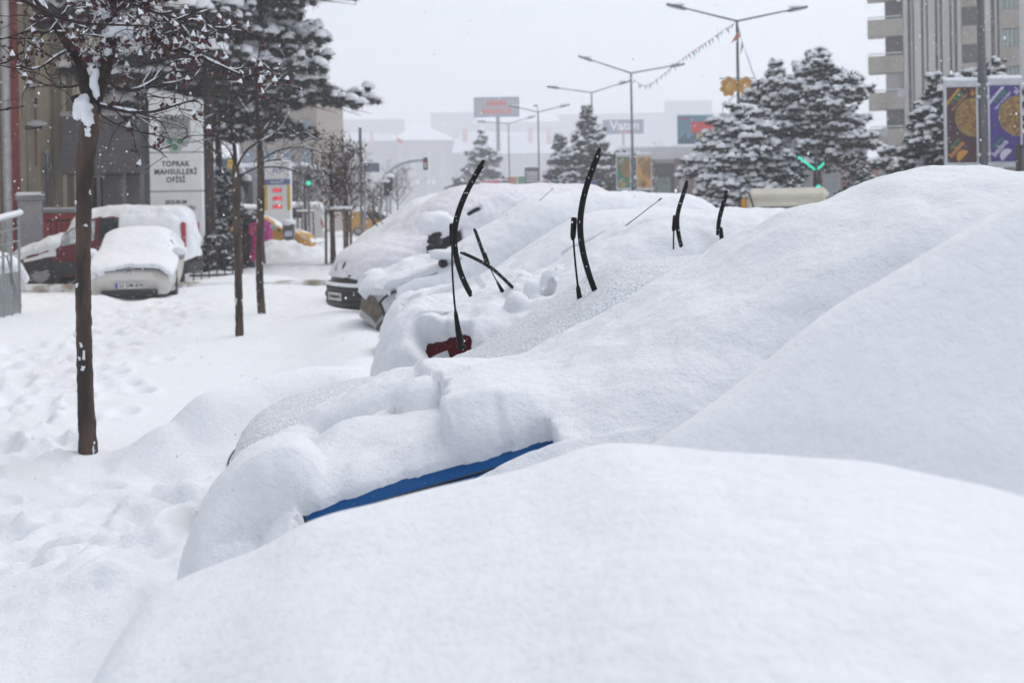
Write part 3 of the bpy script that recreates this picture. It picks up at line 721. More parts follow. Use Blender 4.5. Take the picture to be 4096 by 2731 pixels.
def hV(S, T, Z, A):
    low = 1-np.abs(A); nz = fbm(S*2.6, T*2.6, Z*3, 3, 111)
    h = .05+.02*nz+.07*sstep(.74, .95, low)*sstep(.8, 1.9, S)
    h = h*sstep(.22, .34, low+.05*nz)-.03*(low < .24)
    w1 = (T < 0) & (S > 1.0) & (S < 1.62) & (low > .37) & (low < .50); h = np.where(w1 & (nz > -.25), -.02, h)
    w2 = (T < 0) & (S > .35) & (S < 1.3) & (low > .24) & (low < .38) & (nz > .12); h = np.where(w2, -.02, h)
    w3 = (T < 0) & (S > 1.75) & (S < 2.0) & (low > .56) & (low < .60); h = np.where(w3, -.02, h)
    e = ((S-.10)/.022)**2+((np.abs(T-.12)-.14)/.05)**2 < 1; h = np.where(e, -.02, h); h = np.where((Z < .66) & (S < .5), -.02, h)
    return h+.006*fbm(S*10, T*10, Z*10, 2, 112)+.02*fbm(S*3, T*3, Z*7, 2, 113)*(h > 0)
S3, kp = snow_skin(VAN, hV, 220, 180, (4, 4)); m = MB(); m.grid(S3, keep=kp); m.build('snow_cover', SNOWV, rv, smooth=True)
# ---- W: car beyond the van
fw = Fr(-3.05, 21.0, radians(9))
rw = thing('parked_van', 'snow-covered parked van behind the big dark one, thin wipers standing up on it', 'van', fw.O, fw.rz)
CABV = dict(MPV); CABV['top'] = [(0, .5), (.05, .82), (.4, 1.12), (.6, 1.22), (1.25, 1.74), (1.6, 1.82), (4.3, 1.82), (4.55, 1.6), (4.6, .5)]
GW = car_surface(CABV, 60, 41); m = MB(); add_skin(m, GW[0]); m.build('body', WHITEP, rw, smooth=True)
S3, kp = snow_skin(CABV, lambda S, T, Z, A: np.where(1-np.abs(A) < .3, -.02, .15+.05*fbm(S*3, T*3, 0, 2, 121)), 140, 100, (4, 4))
m = MB(); m.grid(S3, keep=kp); m.build('snow_cover', SNOWC, rw, smooth=True)
for s_ in (-1, 1):
    for x_ in (.85, 3.6): make_wheel(rw, x_, s_*.76, side=s_)
make_wiper(fw, rw, [(380, 224), (377, 219), (374, 214)], [(373, 208), (376, 214), (380, 220), (383, 224)], 20.2, .6, mount=False)
make_wiper(fw, rw, [(377, 226), (374, 222), (371, 218)], [(368, 214), (371, 218), (375, 223), (378, 226)], 20.0, .6, mount=False)
# aerials
def aerial(fr, root, u0, v0, u1, v1, d):
    a = fr.L(P(u0, v0, d)); b = fr.L(P(u1, v1, d+.05)); t = b-a
    m = MB(); m.tube([a-t*.12, a, a+t*.9, a+t*.91, b], [.004, .0035, .0028, .006, .006], 5); m.build('aerial', BLACKP, root)
aerial(frr, rr, 629.5, 222.5, 661.5, 198, 8.1); aerial(f2, r2, 541, 199, 553, 188, 13.3)
# ------------------------------------------------------------------ left side: parking bay, office, sign
def veh(name, label, cat, o, rz, sp, pm, group=None, wheels=((.8, .33), (3.4, .33)), wside=(-1, 1), z=0.0):
    fr = Fr(o[0], o[1], rz, z); r = thing(name, label, cat, fr.O, rz, group); G = car_surface(sp, 80, 57)
    m = MB(); add_skin(m, G[0]); m.build('body', pm, r, smooth=True)
    tw = max(b for a, b in sp['wid'])-.10
    for x_, r_ in wheels:
        for s_ in wside: make_wheel(r, x_, s_*tw, r_, side=s_)
    return fr, r, G
# white car facing us
WC = scaled(SEDAN, .96, .96); WC['bow'] = .09; WC['sill'] = .24; WC['wid'] = [(0, .76), (.12, .82), (.4, .84), (3.6, .84), (4.13, .68)]; WC['wt'] = [(0, .62), (.3, .70), (1.0, .70), (1.44, .64), (1.9, .57), (3.1, .57), (3.9, .62), (4.13, .5)]; WC['top'] = [(0, .50), (.02, .66), (.10, .745)]+WC['top'][3:]
DIRTY = mat('dirty_white_paint', (.60, .585, .55), .45, second=(.34, .30, .24), thr=(.50, .78), scale=2.6)
fc, rc, GC = veh('parked_car', 'white hatchback facing the street with a thick quilt of snow on bonnet and roof', 'car', (-7.42, 22.0), radians(103), WC, DIRTY, 'cars in the parking bay', z=-.08)
m = MB(); m.box((-.012, .0, .235), (.06, 1.05, .12), bev=.025); m.build('lower_grille', BLACKP, rc)
m = MB(); m.grid(patch(WC, .055, .09, .60, .62, 0, .014, 4, 30, GC))
for k in (-1, 1):
    q = patch(WC, .06, .075, .45, .45, 0, .02, 2, 31, GC)
    m.tube(q[0][15+k*1:15+k*14:k], .012, 5, mi=1)
m.build('grille', [BLACKP, RIM], rc)
# two chevrons on the grille
q = patch(WC, .06, .08, .5, .5, 0, .03, 2, 31, GC)[0][15]
m = MB()
for dz in (.02, .06): m.tube([q+np.array((-.03, -.08, dz-.06)), q+np.array((-.035, 0, dz)), q+np.array((-.03, .08, dz-.06))], .012, 4)
m.build('badge', RIM, rc)
for s_ in (-1, 1):
    m = MB(); m.grid(patch(WC, .08, .36, .38, .50, s_, .008, 10, 6, GC)); m.build('headlight', LENS, rc, smooth=True)
    m = MB(); q = patch(WC, .05, .06, .2, .2, s_, .01, 2, 2, GC)[0, 0]; m.lathe([(.001, 0), (.06, 0), (.065, .02)], q, 12, 'x'); m.build('fog_lamp', LENS, rc)
    m = MB(); q = patch(WC, 1.22, 1.3, .44, .44, s_, .10, 2, 2, GC)[0, 0]; m.box(q, (.10, .20, .14), bev=.04); m.blob(q+np.array((.0, 0, .11)), (.12, .15, .09), mi=1, seed=4); m.build('wing_mirror', [DIRTY, SNOWF], rc, smooth=True)
    m = MB(); m.grid(patch(WC, 1.35, 2.0, .40, .60, s_, .006, 10, 6, GC)); m.grid(patch(WC, 2.08, 3.0, .40, .60, s_, .006, 10, 6, GC)); m.build('side_window', GLASS, rc, smooth=True)
    for x_ in (1.75, 2.7):
        m = MB(); q = patch(WC, x_, x_+.15, .32, .32, s_, .02, 2, 2, GC)[:, 0]; m.tube(q, .014, 5); m.build('door_handle', DIRTY, rc)
number_plate(rc, (-.022, .0, .375), (0, -1, 0), '25 DM 838')
def hC(S, T, Z, A):
    low = 1-np.abs(A); nz = fbm(S*3, T*3, 0, 3, 131)
    h = (.10+.010*nz+.03*sstep(1.1, 1.5, S))*sstep(.36, .48, low+.03*nz)
    h = np.where(S < .10+.03*nz, -.02, h)
    side = (low < .40); h = np.where(side, -.02, h)
    win = (low > .38) & (low < .62) & (S > 1.3) & (S < 3.0); h = np.where(win, .025+.02*nz, h)
    return h+.006*fbm(S*10, T*10, Z*10, 2, 132)
S3, kp = snow_skin(WC, hC, 160, 130, (3, 3)); m = MB(); m.grid(S3, keep=kp); m.build('snow_cover', SNOWF, rc, smooth=True)
# red van side on
RV = dict(L=4.1, sill=.26, bow=.16, round=2.0,
    top=[(0, .45), (.04, .68), (.14, .80), (.5, .92), (1.0, 1.04), (1.05, 1.08), (1.75, 1.66), (2.2, 1.74), (3.9, 1.74), (4.05, 1.6), (4.1, .6)],
    belt=[(0, .40), (.15, .66), (.5, .76), (1.0, .90), (2, .98), (3.9, 1.02), (4.1, .6)],
    wid=[(0, .72), (.12, .80), (.4, .86), (4.0, .86), (4.1, .80)], wt=[(0, .6), (.3, .70), (1.0, .74), (1.8, .70), (3.9, .70), (4.1, .66)])
fd, rd_, GD_ = veh('parked_van', 'dark red van parked side on behind the white hatchback, black bumpers', 'van', (-11.75, 27.0), radians(3), RV, paint('red_van_paint', (.13, .008, .016)), None, ((.82, .36), (3.3, .33)))
LOWR = mat('black_cladding', (.018, .019, .02), .6, var=.3)
for s_ in (-1, 1):
    m = MB(); m.grid(patch(RV, .12, 4.0, .02, .20, s_, .012, 40, 5, GD_)); m.build('cladding', LOWR, rd_, smooth=True)
    m = MB(); m.grid(patch(RV, 1.30, 2.05, .40, .60, s_, .008, 10, 6, GD_)); m.build('front_window', mat('frosted_window', (.30, .34, .36), .4, second=(.62, .65, .68), scale=7), rd_, smooth=True)
    m = MB(); m.grid(patch(RV, 2.15, 3.0, .40, .62, s_, .008, 10, 6, GD_)); m.build('rear_window', GLASS, rd_, smooth=True)
    m = MB(); m.grid(patch(RV, 3.2, 3.85, .40, .62, s_, .008, 10, 6, GD_)); m.build('rear_window', GLASSL, rd_, smooth=True)
    m = MB(); m.box((4.06, s_*.70, 1.15), (.10, .14, .65), bev=.03); m.build('tail_light', REDL, rd_)
    m = MB(); m.grid(patch(RV, .10, .40, .34, .46, s_, .01, 8, 6, GD_)); m.build('headlight', LENS, rd_, smooth=True)
    m = MB(); m.lathe([(.36, -.03), (.44, -.03), (.46, 0), (.44, .03), (.36, .03)], (.82, s_*.83, .34), 28, 'y'); m.build('wheel_arch', LOWR, rd_, smooth=True)
m = MB(); m.box((4.06, 0, .42), (.22, 1.5, .26), bev=.06); m.build('rear_bumper', LOWR, rd_)
m = MB(); m.grid(patch(RV, 1.10, 1.70, .64, 1.0, 0, .01, 8, 14, GD_)); m.build('windscreen', GLASS, rd_, smooth=True)
def hD(S, T, Z, A):
    low = 1-np.abs(A); nz = fbm(S*3, T*3, Z*3, 3, 141)
    h = (.16+.05*nz)*sstep(.60, .76, low+.03*nz)*sstep(1.2, 1.6, S)
    h = np.maximum(h, (.13+.05*nz)*sstep(.36, .46, low+.04*nz)*(1-sstep(1.1, 1.35, S)))
    h = np.maximum(h, np.where((S > 2.6) & (low > .42+.05*nz), .05+.02*nz, 0))
    h = np.maximum(h, np.where((S > .45) & (S < 1.2) & (low > .27) & (low < .34+.02*nz), .02, 0))
    return np.where(h < .012, -.02, h)
S3, kp = snow_skin(RV, hD, 160, 130, (3, 3)); m = MB(); m.grid(S3, keep=kp); m.build('snow_cover', SNOWF, rd_, smooth=True)
# white car cut by the left edge
fe, re_, GE = veh('parked_car', 'white car partly out of view behind the metal ramp railing, wing mirror showing', 'car', (-9.95, 23.2), radians(212), scaled(SEDAN, .95, 1.08), WHITEP, 'cars in the parking bay', ((.8, .31), (3.3, .31)))
spE = scaled(SEDAN, .95, 1.08)
for s_ in (-1, 1):
    m = MB(); q = patch(spE, 1.28, 1.3, .42, .42, s_, .12, 2, 2, GE)[0, 0]; m.box(q, (.10, .24, .18), bev=.04)
    m.box(q+np.array((.053, 0, 0)), (.008, .19, .13), mi=1); m.blob(q+np.array((-.01, 0, .11)), (.10, .15, .05), mi=2, seed=2); m.build('wing_mirror', [BLACKP, LENS, SNOWF], re_)
    m = MB(); m.grid(patch(spE, 1.4, 2.1, .40, .60, s_, .006, 10, 6, GE)); m.grid(patch(spE, 2.2, 3.0, .40, .6, s_, .006, 10, 6, GE)); m.build('side_window', GLASSL, re_, smooth=True)
    m = MB(); m.grid(patch(spE, 1.1, 2.0, .14, .24, s_, .012, 8, 4, GE)); m.build('side_strip', mat('grey_trim', (.12, .12, .125), .6), re_, smooth=True)
    for x_ in (1.8, 2.7):
        m = MB(); q = patch(spE, x_, x_+.15, .31, .31, s_, .02, 2, 2, GE)[:, 0]; m.tube(q, .016, 5); m.build('door_handle', BLACKP, re_)
    m = MB(); q = patch(spE, .75, .8, .30, .30, s_, .012, 2, 2, GE)[0, 0]; m.blob(q, (.03, .015, .015), seed=1); m.build('side_lamp', REDL, re_)
S3, kp = snow_skin(spE, lambda S, T, Z, A: np.where((1-np.abs(A)) < .40, -.02, .10+.05*fbm(S*3, T*3, 0, 2, 151)), 120, 100, (4, 4)); m = MB(); m.grid(S3, keep=kp); m.build('snow_cover', SNOWF, re_, smooth=True)
# ramp railing with its sheet metal panel
d = 19.6
def rail_pts(l): return np.array([P(u, v, dd) for u, v, dd in l])
rl = thing('ramp_railing', 'grey tubular ramp railing with a corrugated steel panel, snow on its top rail', 'railing', P(12, 309, d)*np.array((1, 1, 0)))
o0 = np.array(rl.location)
m = MB(); m.tube(rail_pts([(-40, 231, d-2.4), (20, 214.5, d)])-o0, .028, 8)
for v in (226, 239, 251): m.tube(rail_pts([(-40, v+16, d-2.4), (20, v+1, d)])-o0, .014, 6)
m.build('rail', STEEL, rl, smooth=True)
m = MB(); a_ = rail_pts([(-40, 227, d-2.4), (20.5, 212, d)])-o0; m.tube([a_[0], a_[1]], .05, 8); m.build('snow_cover', SNOWF, rl, smooth=True)
for u, dd in ((20, d), (12, d-.35), (4, d-.7), (-6, d-1.1), (-18, d-1.6)):
    vt = 214.5+(20-u)*.27
    m = MB(); p0 = P(u-1.5, vt, dd)-o0; p1 = P(u, 308, dd)-o0; p1[2] = 0; m.tube([p0, p1], .022, 6); m.build('post', STEEL, rl, smooth=True)
m = MB(); m.tube([P(7, 256, d-.6)-o0, P(21, 306, d-.1)-o0], .02, 6); m.build('brace', STEEL, rl, smooth=True)
m = MB(); p0, p1 = P(-40, 300, d-2.4)-o0, P(20, 300, d)-o0; n = 41
G = np.array([[p0+(p1-p0)*i/(n-1)+np.array((.0, -.012*(i % 2), 0)) for i in range(n)]]*2).reshape(2, n, 3); G[0, :, 2] = .02; G[1, :, 2] = 0.72
m.grid(G); m.build('panel', mat('panel_steel', (.26, .275, .28), .5, .3, var=.25, scale=5, stretch=(3, 3, .4)), rl)
# grey service cabinet
x, y = P(31, 250, 30.0)[:2]
cb = thing('service_cabinet', 'tall grey street cabinet with snow piled on its sloping lid', 'cabinet', (x, y, 0), radians(18))
CAB = mat('cabinet_grey', (.30, .30, .32), .6, var=.12, scale=3)
m = MB(); m.box((0, 0, 1.05), (.60, .42, 2.1), bev=.02); m.build('body', CAB, cb)
m = MB(); m.box((0, 0, 2.13), (.70, .52, .06), bev=.01); m.build('lid', CAB, cb)
m = MB(); m.box((0, 0, 2.235), (.72, .54, .15), bev=.07); m.build('snow_cover', SNOWF, cb, smooth=True)
m = MB(); m.box((-.32, -.10, 1.0), (.04, .36, 1.9)); m.build('door', BLACKP, cb)
m = MB(); m.box((.20, -.22, .95), (.03, .03, .16)); m.box((.24, -.22, .95), (.015, .03, .2)); m.build('handle', BLACKP, cb)
# ---- the office building on the left: its long street front runs away from us
A0 = np.array((-13.9, 27.0)); A1 = np.array((-15.6, 47.0)); D_ = (A1-A0)/np.linalg.norm(A1-A0); LN = np.linalg.norm(A1-A0)
bo = thing('office_building', 'tan concrete office block on the left with upright ribs, red panels and a white downpipe', 'building', (A0[0], A0[1], 0), math.atan2(D_[1], D_[0]))
# local x runs along the street front, local -y faces the street
TAN = mat('tan_render', (.60, .51, .36), .9, var=.18, scale=1.2, bump=.2, bscale=25, stretch=(1, 1, .25))
RIB = mat('ribbed_concrete', (.50, .45, .34), .9, second=(.26, .235, .18), thr=(.4, .75), scale=1.6, stretch=(2, 2, .2))
REDR = mat('red_render', (.40, .045, .045), .9, var=.15, scale=3)
m = MB(); m.box((LN/2-1, 4.0, 8), (LN+22, 8, 17), 0, 0); m.build('wall', TAN, bo)
for x_, w_, dep, mm in [(7.3, .5, .10, 'rib')]+[(9.8+.80*k, .34+.10*(k % 3 == 0), .30+.10*(k % 2), 'rib') for k in range(25)]:
    m = MB(); m.box((x_, -dep/2-.003, 8.2), (w_, dep, 16), bev=.02); m.build('rib', RIB, bo)
for x_, w_, z0, z1 in [(5.75, .80, .1, 16), (1.4, 3.0, .1, 1.9)]:
    m = MB(); m.box((x_, -.06, (z0+z1)/2), (w_, .12, z1-z0)); m.build('red_panel', REDR, bo)
for x_, w_, z0, z1 in [(7.6, .22, 5.9, 8.6), (7.7, .2, 3.2, 5.0), (22.5, 1.6, 3.6, 7.6), (26.0, 1.4, 2.6, 7.4)]:
    dp = .08 if x_ < 10 else .5; m = MB(); m.box((x_, -dp/2, (z0+z1)/2), (w_, dp, z1-z0)); m.build('red_panel', REDR, bo)
    m = MB(); m.box((x_, -dp/2, z1+.05), (w_, dp+.02, .10), bev=.03); m.build('snow_cover', SNOWF, bo)
m = MB(); m.tube([(4.95, -.16, 0), (4.95, -.16, 16)], .13, 10); m.build('downpipe', mat('white_pipe', (.50, .51, .52), .5), bo, smooth=True)
m = MB(); m.box((3.9, -.03, 2.75), (.75, .06, .45)); m.build('name_plate', mat('blue_plate', (.02, .045, .16), .5), bo)
for k, x_ in enumerate((8.8, 10.7, 12.6, 14.5, 16.4, 18.5)):
    m = MB(); m.box((x_, -.04, 2.4), (.55, .08, 2.6)); f_ = m.build('window', STEEL, bo); m = MB(); m.box((x_, -.085, 2.4), (.43, .03, 2.4)); m.build('pane', GLASS, f_)
m = MB(); m.box((6.8, -.35, 4.3), (.12, .5, .10)); m.blob((6.8, -.4, 4.42), (.16, .3, .1), mi=1); m.build('lamp', [BLACKP, SNOWF], bo)
# brick-red low wall by the entrance
for (u, v, dd, w_, h_, lab) in ((63, 280, 33.0, 1.35, 1.75, 'low red wall with a pale snowy coping beside the grey cabinet'), (136, 270, 38.0, 1.0, 2.65, 'low red wall with snow on its coping under the grey canopy')):
    x, y = P(u, v, dd)[:2]; lw = thing('entrance_wall', lab, 'wall', (x, y, 0), radians(14), 'red walls by the office entrance')
    m = MB(); m.box((0, 0, h_/2), (w_, .3, h_), bev=.015); m.build('wall', REDR, lw)
    m = MB(); m.box((0, 0, h_+.05), (w_+.1, .4, .09), bev=.02); m.build('coping', STEEL, lw); m = MB(); m.box((0, 0, h_+.13), (w_+.06, .38, .08), bev=.035); m.build('snow_cover', SNOWF, lw)
# grey entrance canopy: two hanging boxes of metal panels
x0, x1 = P(61.5, 150, 35.0), P(137, 150, 35.0)
cn = thing('entrance_canopy', 'dark grey metal-panelled entrance canopy with snow along its top, left of the white pylon sign', 'canopy', (x0[0], 35.0, 0))
PAN = mat('canopy_panel', (.20, .195, .21), .55, var=.10, scale=1.5)
wz0, wz1 = P(100, 173.5, 35.)[2], P(100, 115.5, 35.)[2]; wd = x1[0]-x0[0]
for k in range(3):
    m = MB(); m.box((wd*(k+.5)/3, .9, (wz0+wz1)/2), (wd/3-.012, 1.8, wz1-wz0), bev=.012); m.build('panel', PAN, cn)
m = MB(); m.box((wd/2, .9, wz1+.07), (wd+.1, 1.9, .16), bev=.07); m.build('snow_cover', SNOWF, cn)
x2 = P(153, 190, 35.)[0]-x0[0]; z2, z3 = P(140, 205, 35.)[2], P(140, 174, 35.)[2]
m = MB(); m.box((x2-.9, 1.6, (z2+z3)/2), (1.9, 1.6, z3-z2), bev=.012); m.build('lower_panel', mat('canopy_panel_pale', (.26, .26, .265), .6, var=.12, scale=2), cn)
m = MB(); m.box((wd+.3, 1.5, wz0+.6), (.7, 1.2, .5), bev=.02); m.box((wd+.3, 1.5, wz0+1.05), (.75, 1.25, .38), bev=.15, mi=1); m.build('side_roof', [PAN, SNOWF], cn)
for k, xx in enumerate((.35, 1.0, 1.8, 2.35)):
    m = MB(); m.box((xx, .35, wz0/2), (.09, .09, wz0)); m.build('post', STEEL, cn)
m = MB(); m.box((1.25, 1.7, 1.45), (2.4, .06, 2.9)); m.build('glazing', GLASS, cn)
# entrance fence
x, y = P(112, 262, 31.)[:2]; fn = thing('metal_fence', 'low dark metal fence of upright bars behind the red van', 'fence', (x, y, 0), radians(6))
m = MB()
for k in range(22): m.box((-1.6+.15*k, 0, .8), (.025, .025, 1.5))
m.build('bars', BLACKP, fn)
m = MB(); m.box((0, 0, 1.55), (3.4, .05, .05)); m.box((0, 0, .3), (3.4, .05, .05)); m.build('rail', BLACKP, fn)
# ---- pylon sign of the grain office
dS = 31.0
pl = P(151.5, 250, dS); pr = P(202.5, 250, dS); cx_ = (pl[0]+pr[0])/2; sw = pr[0]-pl[0]
ps = thing('pylon_sign', 'tall white office sign with a slanting top, wheat emblem and black lettering', 'sign', (cx_, dS, 0), radians(2))
WS = mat('sign_white', (.84, .86, .88), .5, var=.04, scale=2)
zt0, zt1, zb_ = P(152, 94, dS)[2], P(201, 106, dS)[2], .9
zd1, zd2, zd3 = P(176, 152, dS)[2], P(176, 191, dS)[2], P(176, 219, dS)[2]
def pan(z0, z1, tl=None, tr=None):
    return [(-sw/2, z0), (sw/2, z0), (sw/2, tr if tr else z1), (-sw/2, tl if tl else z1)]
for z0, z1, tl, tr in ((zd1+.02, None, zt0, zt1), (zd2+.02, zd1-.02, None, None), (zd3-.75, zd2-.02, None, None)):
    m = MB(); m.poly(pan(z0, z1, tl, tr), .32); m.build('panel', WS, ps)
m = MB(); m.poly([(-sw/2+.02, .0), (sw/2-.02, .0), (sw/2-.02, zt1-.1), (-sw/2+.02, zt0-.1)], .26, 0, (0, .03, 0)); m.build('frame', STEEL, ps)
m = MB(); n_ = 24
tp = np.stack([np.linspace(-sw/2-.02, sw/2+.02, n_), np.full(n_, .16), np.linspace(zt0, zt1, n_)+.03+.02*vnoise(np.arange(n_)*.5, 0, 0, 3)], -1)
m.tube(tp, .17, 10); m.build('snow_cover', SNOWF, ps, smooth=True)
Z = lambda v: P(177, v, dS)[2]
m = MB(); ftx = dict(mi=0, bold=.018, spacing=1.12)
for txt, v, sz in (('TOPRAK', 163.8, .20), ('MAHSULLERİ', 171.7, .20), ('OFİSİ', 179.7, .20), ('ERZURUM', 202, .14), ('ŞUBE MÜDÜRLÜĞÜ', 208.3, .13)):
    add_text(m, txt, (0, -.004, Z(v)), sz, 0, .035, spacing=1.12 if sz > .15 else 1.0, sx=.9)
add_text(m, 'TMO', (0, -.004, Z(118)), .24, 0, .02, spacing=1.05)
m.build('lettering', INK, ps)
m = MB(); zz = Z(131)
GRN = mat('emblem_green', (.05, .26, .12), .5); OLV = mat('emblem_olive', (.10, .11, .07), .6); RIMG = mat('emblem_grey', (.44, .46, .48), .6)
m.poly([(-.42, .42), (.42, .42), (.42, -.22), (.33, -.40), (.20, -.44), (.10, -.62), (-.10, -.62), (-.20, -.44), (-.33, -.40), (-.42, -.22)], .004, 2, (0, -.003, zz), )
for k in range(14):
    xx = -.36+.055*k; m.box((xx, -.009, zz+.19), (.022, .004, .26), mi=1)
for r_ in range(2):
    for k in range(3):
        xx = -.26+.26*k; z_ = zz-.03-.10*r_
        m.poly([(xx-.12, z_+.03), (xx, z_-.03), (xx+.12, z_+.03), (xx+.11, z_+.005), (xx, z_-.06), (xx-.11, z_+.005)], .004, 1, (0, -.008, 0))
for xx, z_ in ((-.14, -.27), (.14, -.27), (0, -.44)):
    a = np.arange(16)/16*2*pi; m.poly(np.stack([xx+.085*np.cos(a), zz+z_+.085*np.sin(a)], -1), .004, 0, (0, -.008, 0))
m.build('emblem', [GRN, OLV, RIMG], ps)
# slushy kerb of the bay entrance
m = MB(); n_ = 60; xx = np.linspace(-13.5, -2.9, n_); yy = 25.0+.02*(xx+8); hh = .13+.04*vnoise(xx*1.4, 0, 0, 9)
for i in range(n_-1): pass
G = np.stack([np.stack([xx, yy-.14-.05*vnoise(xx*2, 0, 0, 4), hh*0-.05], -1), np.stack([xx, yy-.09, hh*.9+.02], -1), np.stack([xx, yy+.2, hh+.03], -1), np.stack([xx, yy+.5, hh*0-.05], -1)])
m.grid(G); tag(m.build('kerb', mat('slush', (.30, .26, .20), .7, second=(.80, .82, .85), thr=(.40, .52), scale=2.2, bump=.5), smooth=True), kind='structure')
# ------------------------------------------------------------------ trees
BARK = mat('dark_bark', (.040, .028, .022), .9, second=(.115, .076, .056), thr=(.42, .7), scale=9, bump=.9, bscale=45, stretch=(1, 1, .25))
TWIG = mat('twig_bark', (.030, .020, .018), .9, var=.3, scale=12)
BERRY = mat('berry_red', (.055, .004, .007), .4, var=.3, scale=30)
LEAFB = mat('withered_leaf', (.11, .066, .05), .9, var=.35, scale=5)
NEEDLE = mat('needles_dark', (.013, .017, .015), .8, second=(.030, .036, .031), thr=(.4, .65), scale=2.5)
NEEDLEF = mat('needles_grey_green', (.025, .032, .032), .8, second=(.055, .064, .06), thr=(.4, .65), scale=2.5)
class Branches:
    """grows a bare crown: limbs as smooth tubes, snow lying along them, berries on the twigs"""
    def __init__(s, seed): s.r = random.Random(seed); s.m = MB(); s.sn = MB(); s.be = MB(); s.lf = MB(); s.tips = []
    def limb(s, pts, r0, r1, snow=0.0, seg=7, n=None):
        pts = resample(np.asarray(pts, float), n or max(6, 3*len(pts)))
        s.m.tube(pts, np.linspace(r0, r1, len(pts)), seg); s.snow(pts, np.linspace(r0, r1, len(pts)), snow); return pts
    def snow(s, pts, rad, amt):
        if amt <= 0: return
        i = 0; n = len(pts)
        while i < n-3:
            k = s.r.randint(3, max(4, n//2))
            if s.r.random() < amt:
                q = pts[i:i+k].copy(); rr = rad[i:i+k]; w = np.sin(np.linspace(.15, pi-.15, len(q)))**.6
                t = q[-1]-q[0]; flat = np.hypot(t[0], t[1])/(np.linalg.norm(t)+1e-9)
                if len(q) > 2 and flat > .25:
                    q[:, 2] += rr*.8+.006*flat
                    s.sn.tube(q, (rr*.75+.003)*w*(.6+.6*np.array([s.r.random() for _ in q])), 6)
            i += k
    def twigs(s, pts, rad, count, length, depth, snow=.2, up=.15, spread=1.0, berries=0.0, droop=0.0, leaf=0.0):
        n = len(pts)
        for _ in range(count):
            i = s.r.randint(max(1, n//5), n-1); p = pts[i]; t = pts[i]-pts[i-1]; t = t/(np.linalg.norm(t)+1e-9)
            d = np.array([s.r.gauss(0, 1), s.r.gauss(0, 1), s.r.gauss(0, .7)]); d = d/np.linalg.norm(d)*spread+t*.7+np.array((0, 0, up)); d /= np.linalg.norm(d)
            L = length*s.r.uniform(.5, 1.3); k = 7; q = [p]
            for j in range(k):
                d = d+np.array([s.r.gauss(0, .20), s.r.gauss(0, .20), s.r.gauss(0, .18)-droop/k]); d /= np.linalg.norm(d); q.append(q[-1]+d*L/k)
            q = np.array(q); r0 = rad*s.r.uniform(.6, 1)
            s.m.tube(q, np.linspace(r0, max(.0018, r0*.3), len(q)), 4 if r0 < .008 else 5, cap=False)
            s.snow(q, np.linspace(r0, r0*.3, len(q)), snow)
            if depth > 0: s.twigs(q, r0*.6, max(2, count//3) if depth == 1 else 4, length*.55, depth-1, snow*.7, up, spread, berries, droop, leaf)
            if berries and s.r.random() < berries: s.cluster(q[s.r.randint(3, len(q)-1)])
            if leaf:
                for _ in range(int(leaf)):
                    c = q[s.r.randint(1, len(q)-1)]+np.array([s.r.gauss(0, .05), s.r.gauss(0, .05), s.r.gauss(0, .05)]); a = s.r.uniform(0, pi); e = .036*s.r.uniform(.6, 1.4)
                    x_ = np.array((cos(a), sin(a), s.r.uniform(-.5, .5)))*e; z_ = np.array((s.r.uniform(-.4, .4), s.r.uniform(-.4, .4), 1))*e*1.3
                    s.lf.add([c-x_, c-z_, c+x_, c+z_], [(0, 1, 2, 3)])
    def cluster(s, p):
        n = s.r.randint(2, 5); top = p+np.array((0, 0, -.01))
        for _ in range(n):
            q = top+np.array([s.r.gauss(0, .016), s.r.gauss(0, .016), -.03-.025*s.r.random()]); rr = .0098*s.r.uniform(.8, 1.2)
            s.m.tube([p, q], .0012, 3, cap=False); s.be.blob(q, (rr, rr, rr*1.05), seed=n, rough=.05, sub=1)
        if s.r.random() < .45:
            hh = .012+.018*s.r.random(); s.sn.lathe([(.019, -.026), (.016, -.018), (.008, hh*.6-.014), (.001, hh-.01)], top, 7, R=rotx(s.r.gauss(0, .25))@roty(s.r.gauss(0, .25)))
    def build(s, root, O):
        M = (np.eye(3), -np.asarray(O, float))
        s.m.build('branches', TWIG, root, smooth=True, M=M)
        if s.sn.n: s.sn.build('snow_cover', SNOWF, root, smooth=True, M=M)
        if s.be.n: tag(s.be.build('berries', BERRY, root, smooth=True, M=M), kind='stuff')
        if s.lf.n: tag(s.lf.build('withered_leaves', LEAFB, root, M=M), kind='stuff')
def px3(l, d):
    return np.array([P(u, v, d+(q[0] if q else 0)) for u, v, *q in l])
def knobbly_trunk(path, radii, root, O, mtl=BARK, seed=1, n=110, seg=20, patches=0):
    p = resample(path, n); r = np.interp(np.linspace(0, 1, n), np.linspace(0, 1, len(radii)), radii)
    a = np.arange(seg)/seg*2*pi; V = []
    for i in range(n):
        rr = r[i]*(1+.10*fbm(np.cos(a)*1.4+seed, np.sin(a)*1.4, np.full(seg, i*.23), 3, seed)+.05*fbm(np.cos(a)*4+seed, np.sin(a)*4, np.full(seg, i*.9), 2, seed+9))
        V.append(p[i]+np.stack([rr*np.cos(a), rr*np.sin(a), np.zeros(seg)], -1))
    m = MB(); m.grid(np.array(V), closed=True); t = m.build('trunk', mtl, root, smooth=True, M=(np.eye(3), -np.asarray(O, float)))
    if patches:
        q = MB(); rd = random.Random(seed)
        for k in range(patches):
            i = rd.randint(2, n-4); ph = -pi/2+rd.gauss(0, .55)
            q.blob(p[i]+np.array((cos(ph), sin(ph), 0))*r[i]*.98, (.006+.010*rd.random(), .005, .008+.020*rd.random()), seed=k, rough=1.0, sub=2)
        q.build('snow_patches', SNOWF, root, smooth=True, M=(np.eye(3), -np.asarray(O, float)))
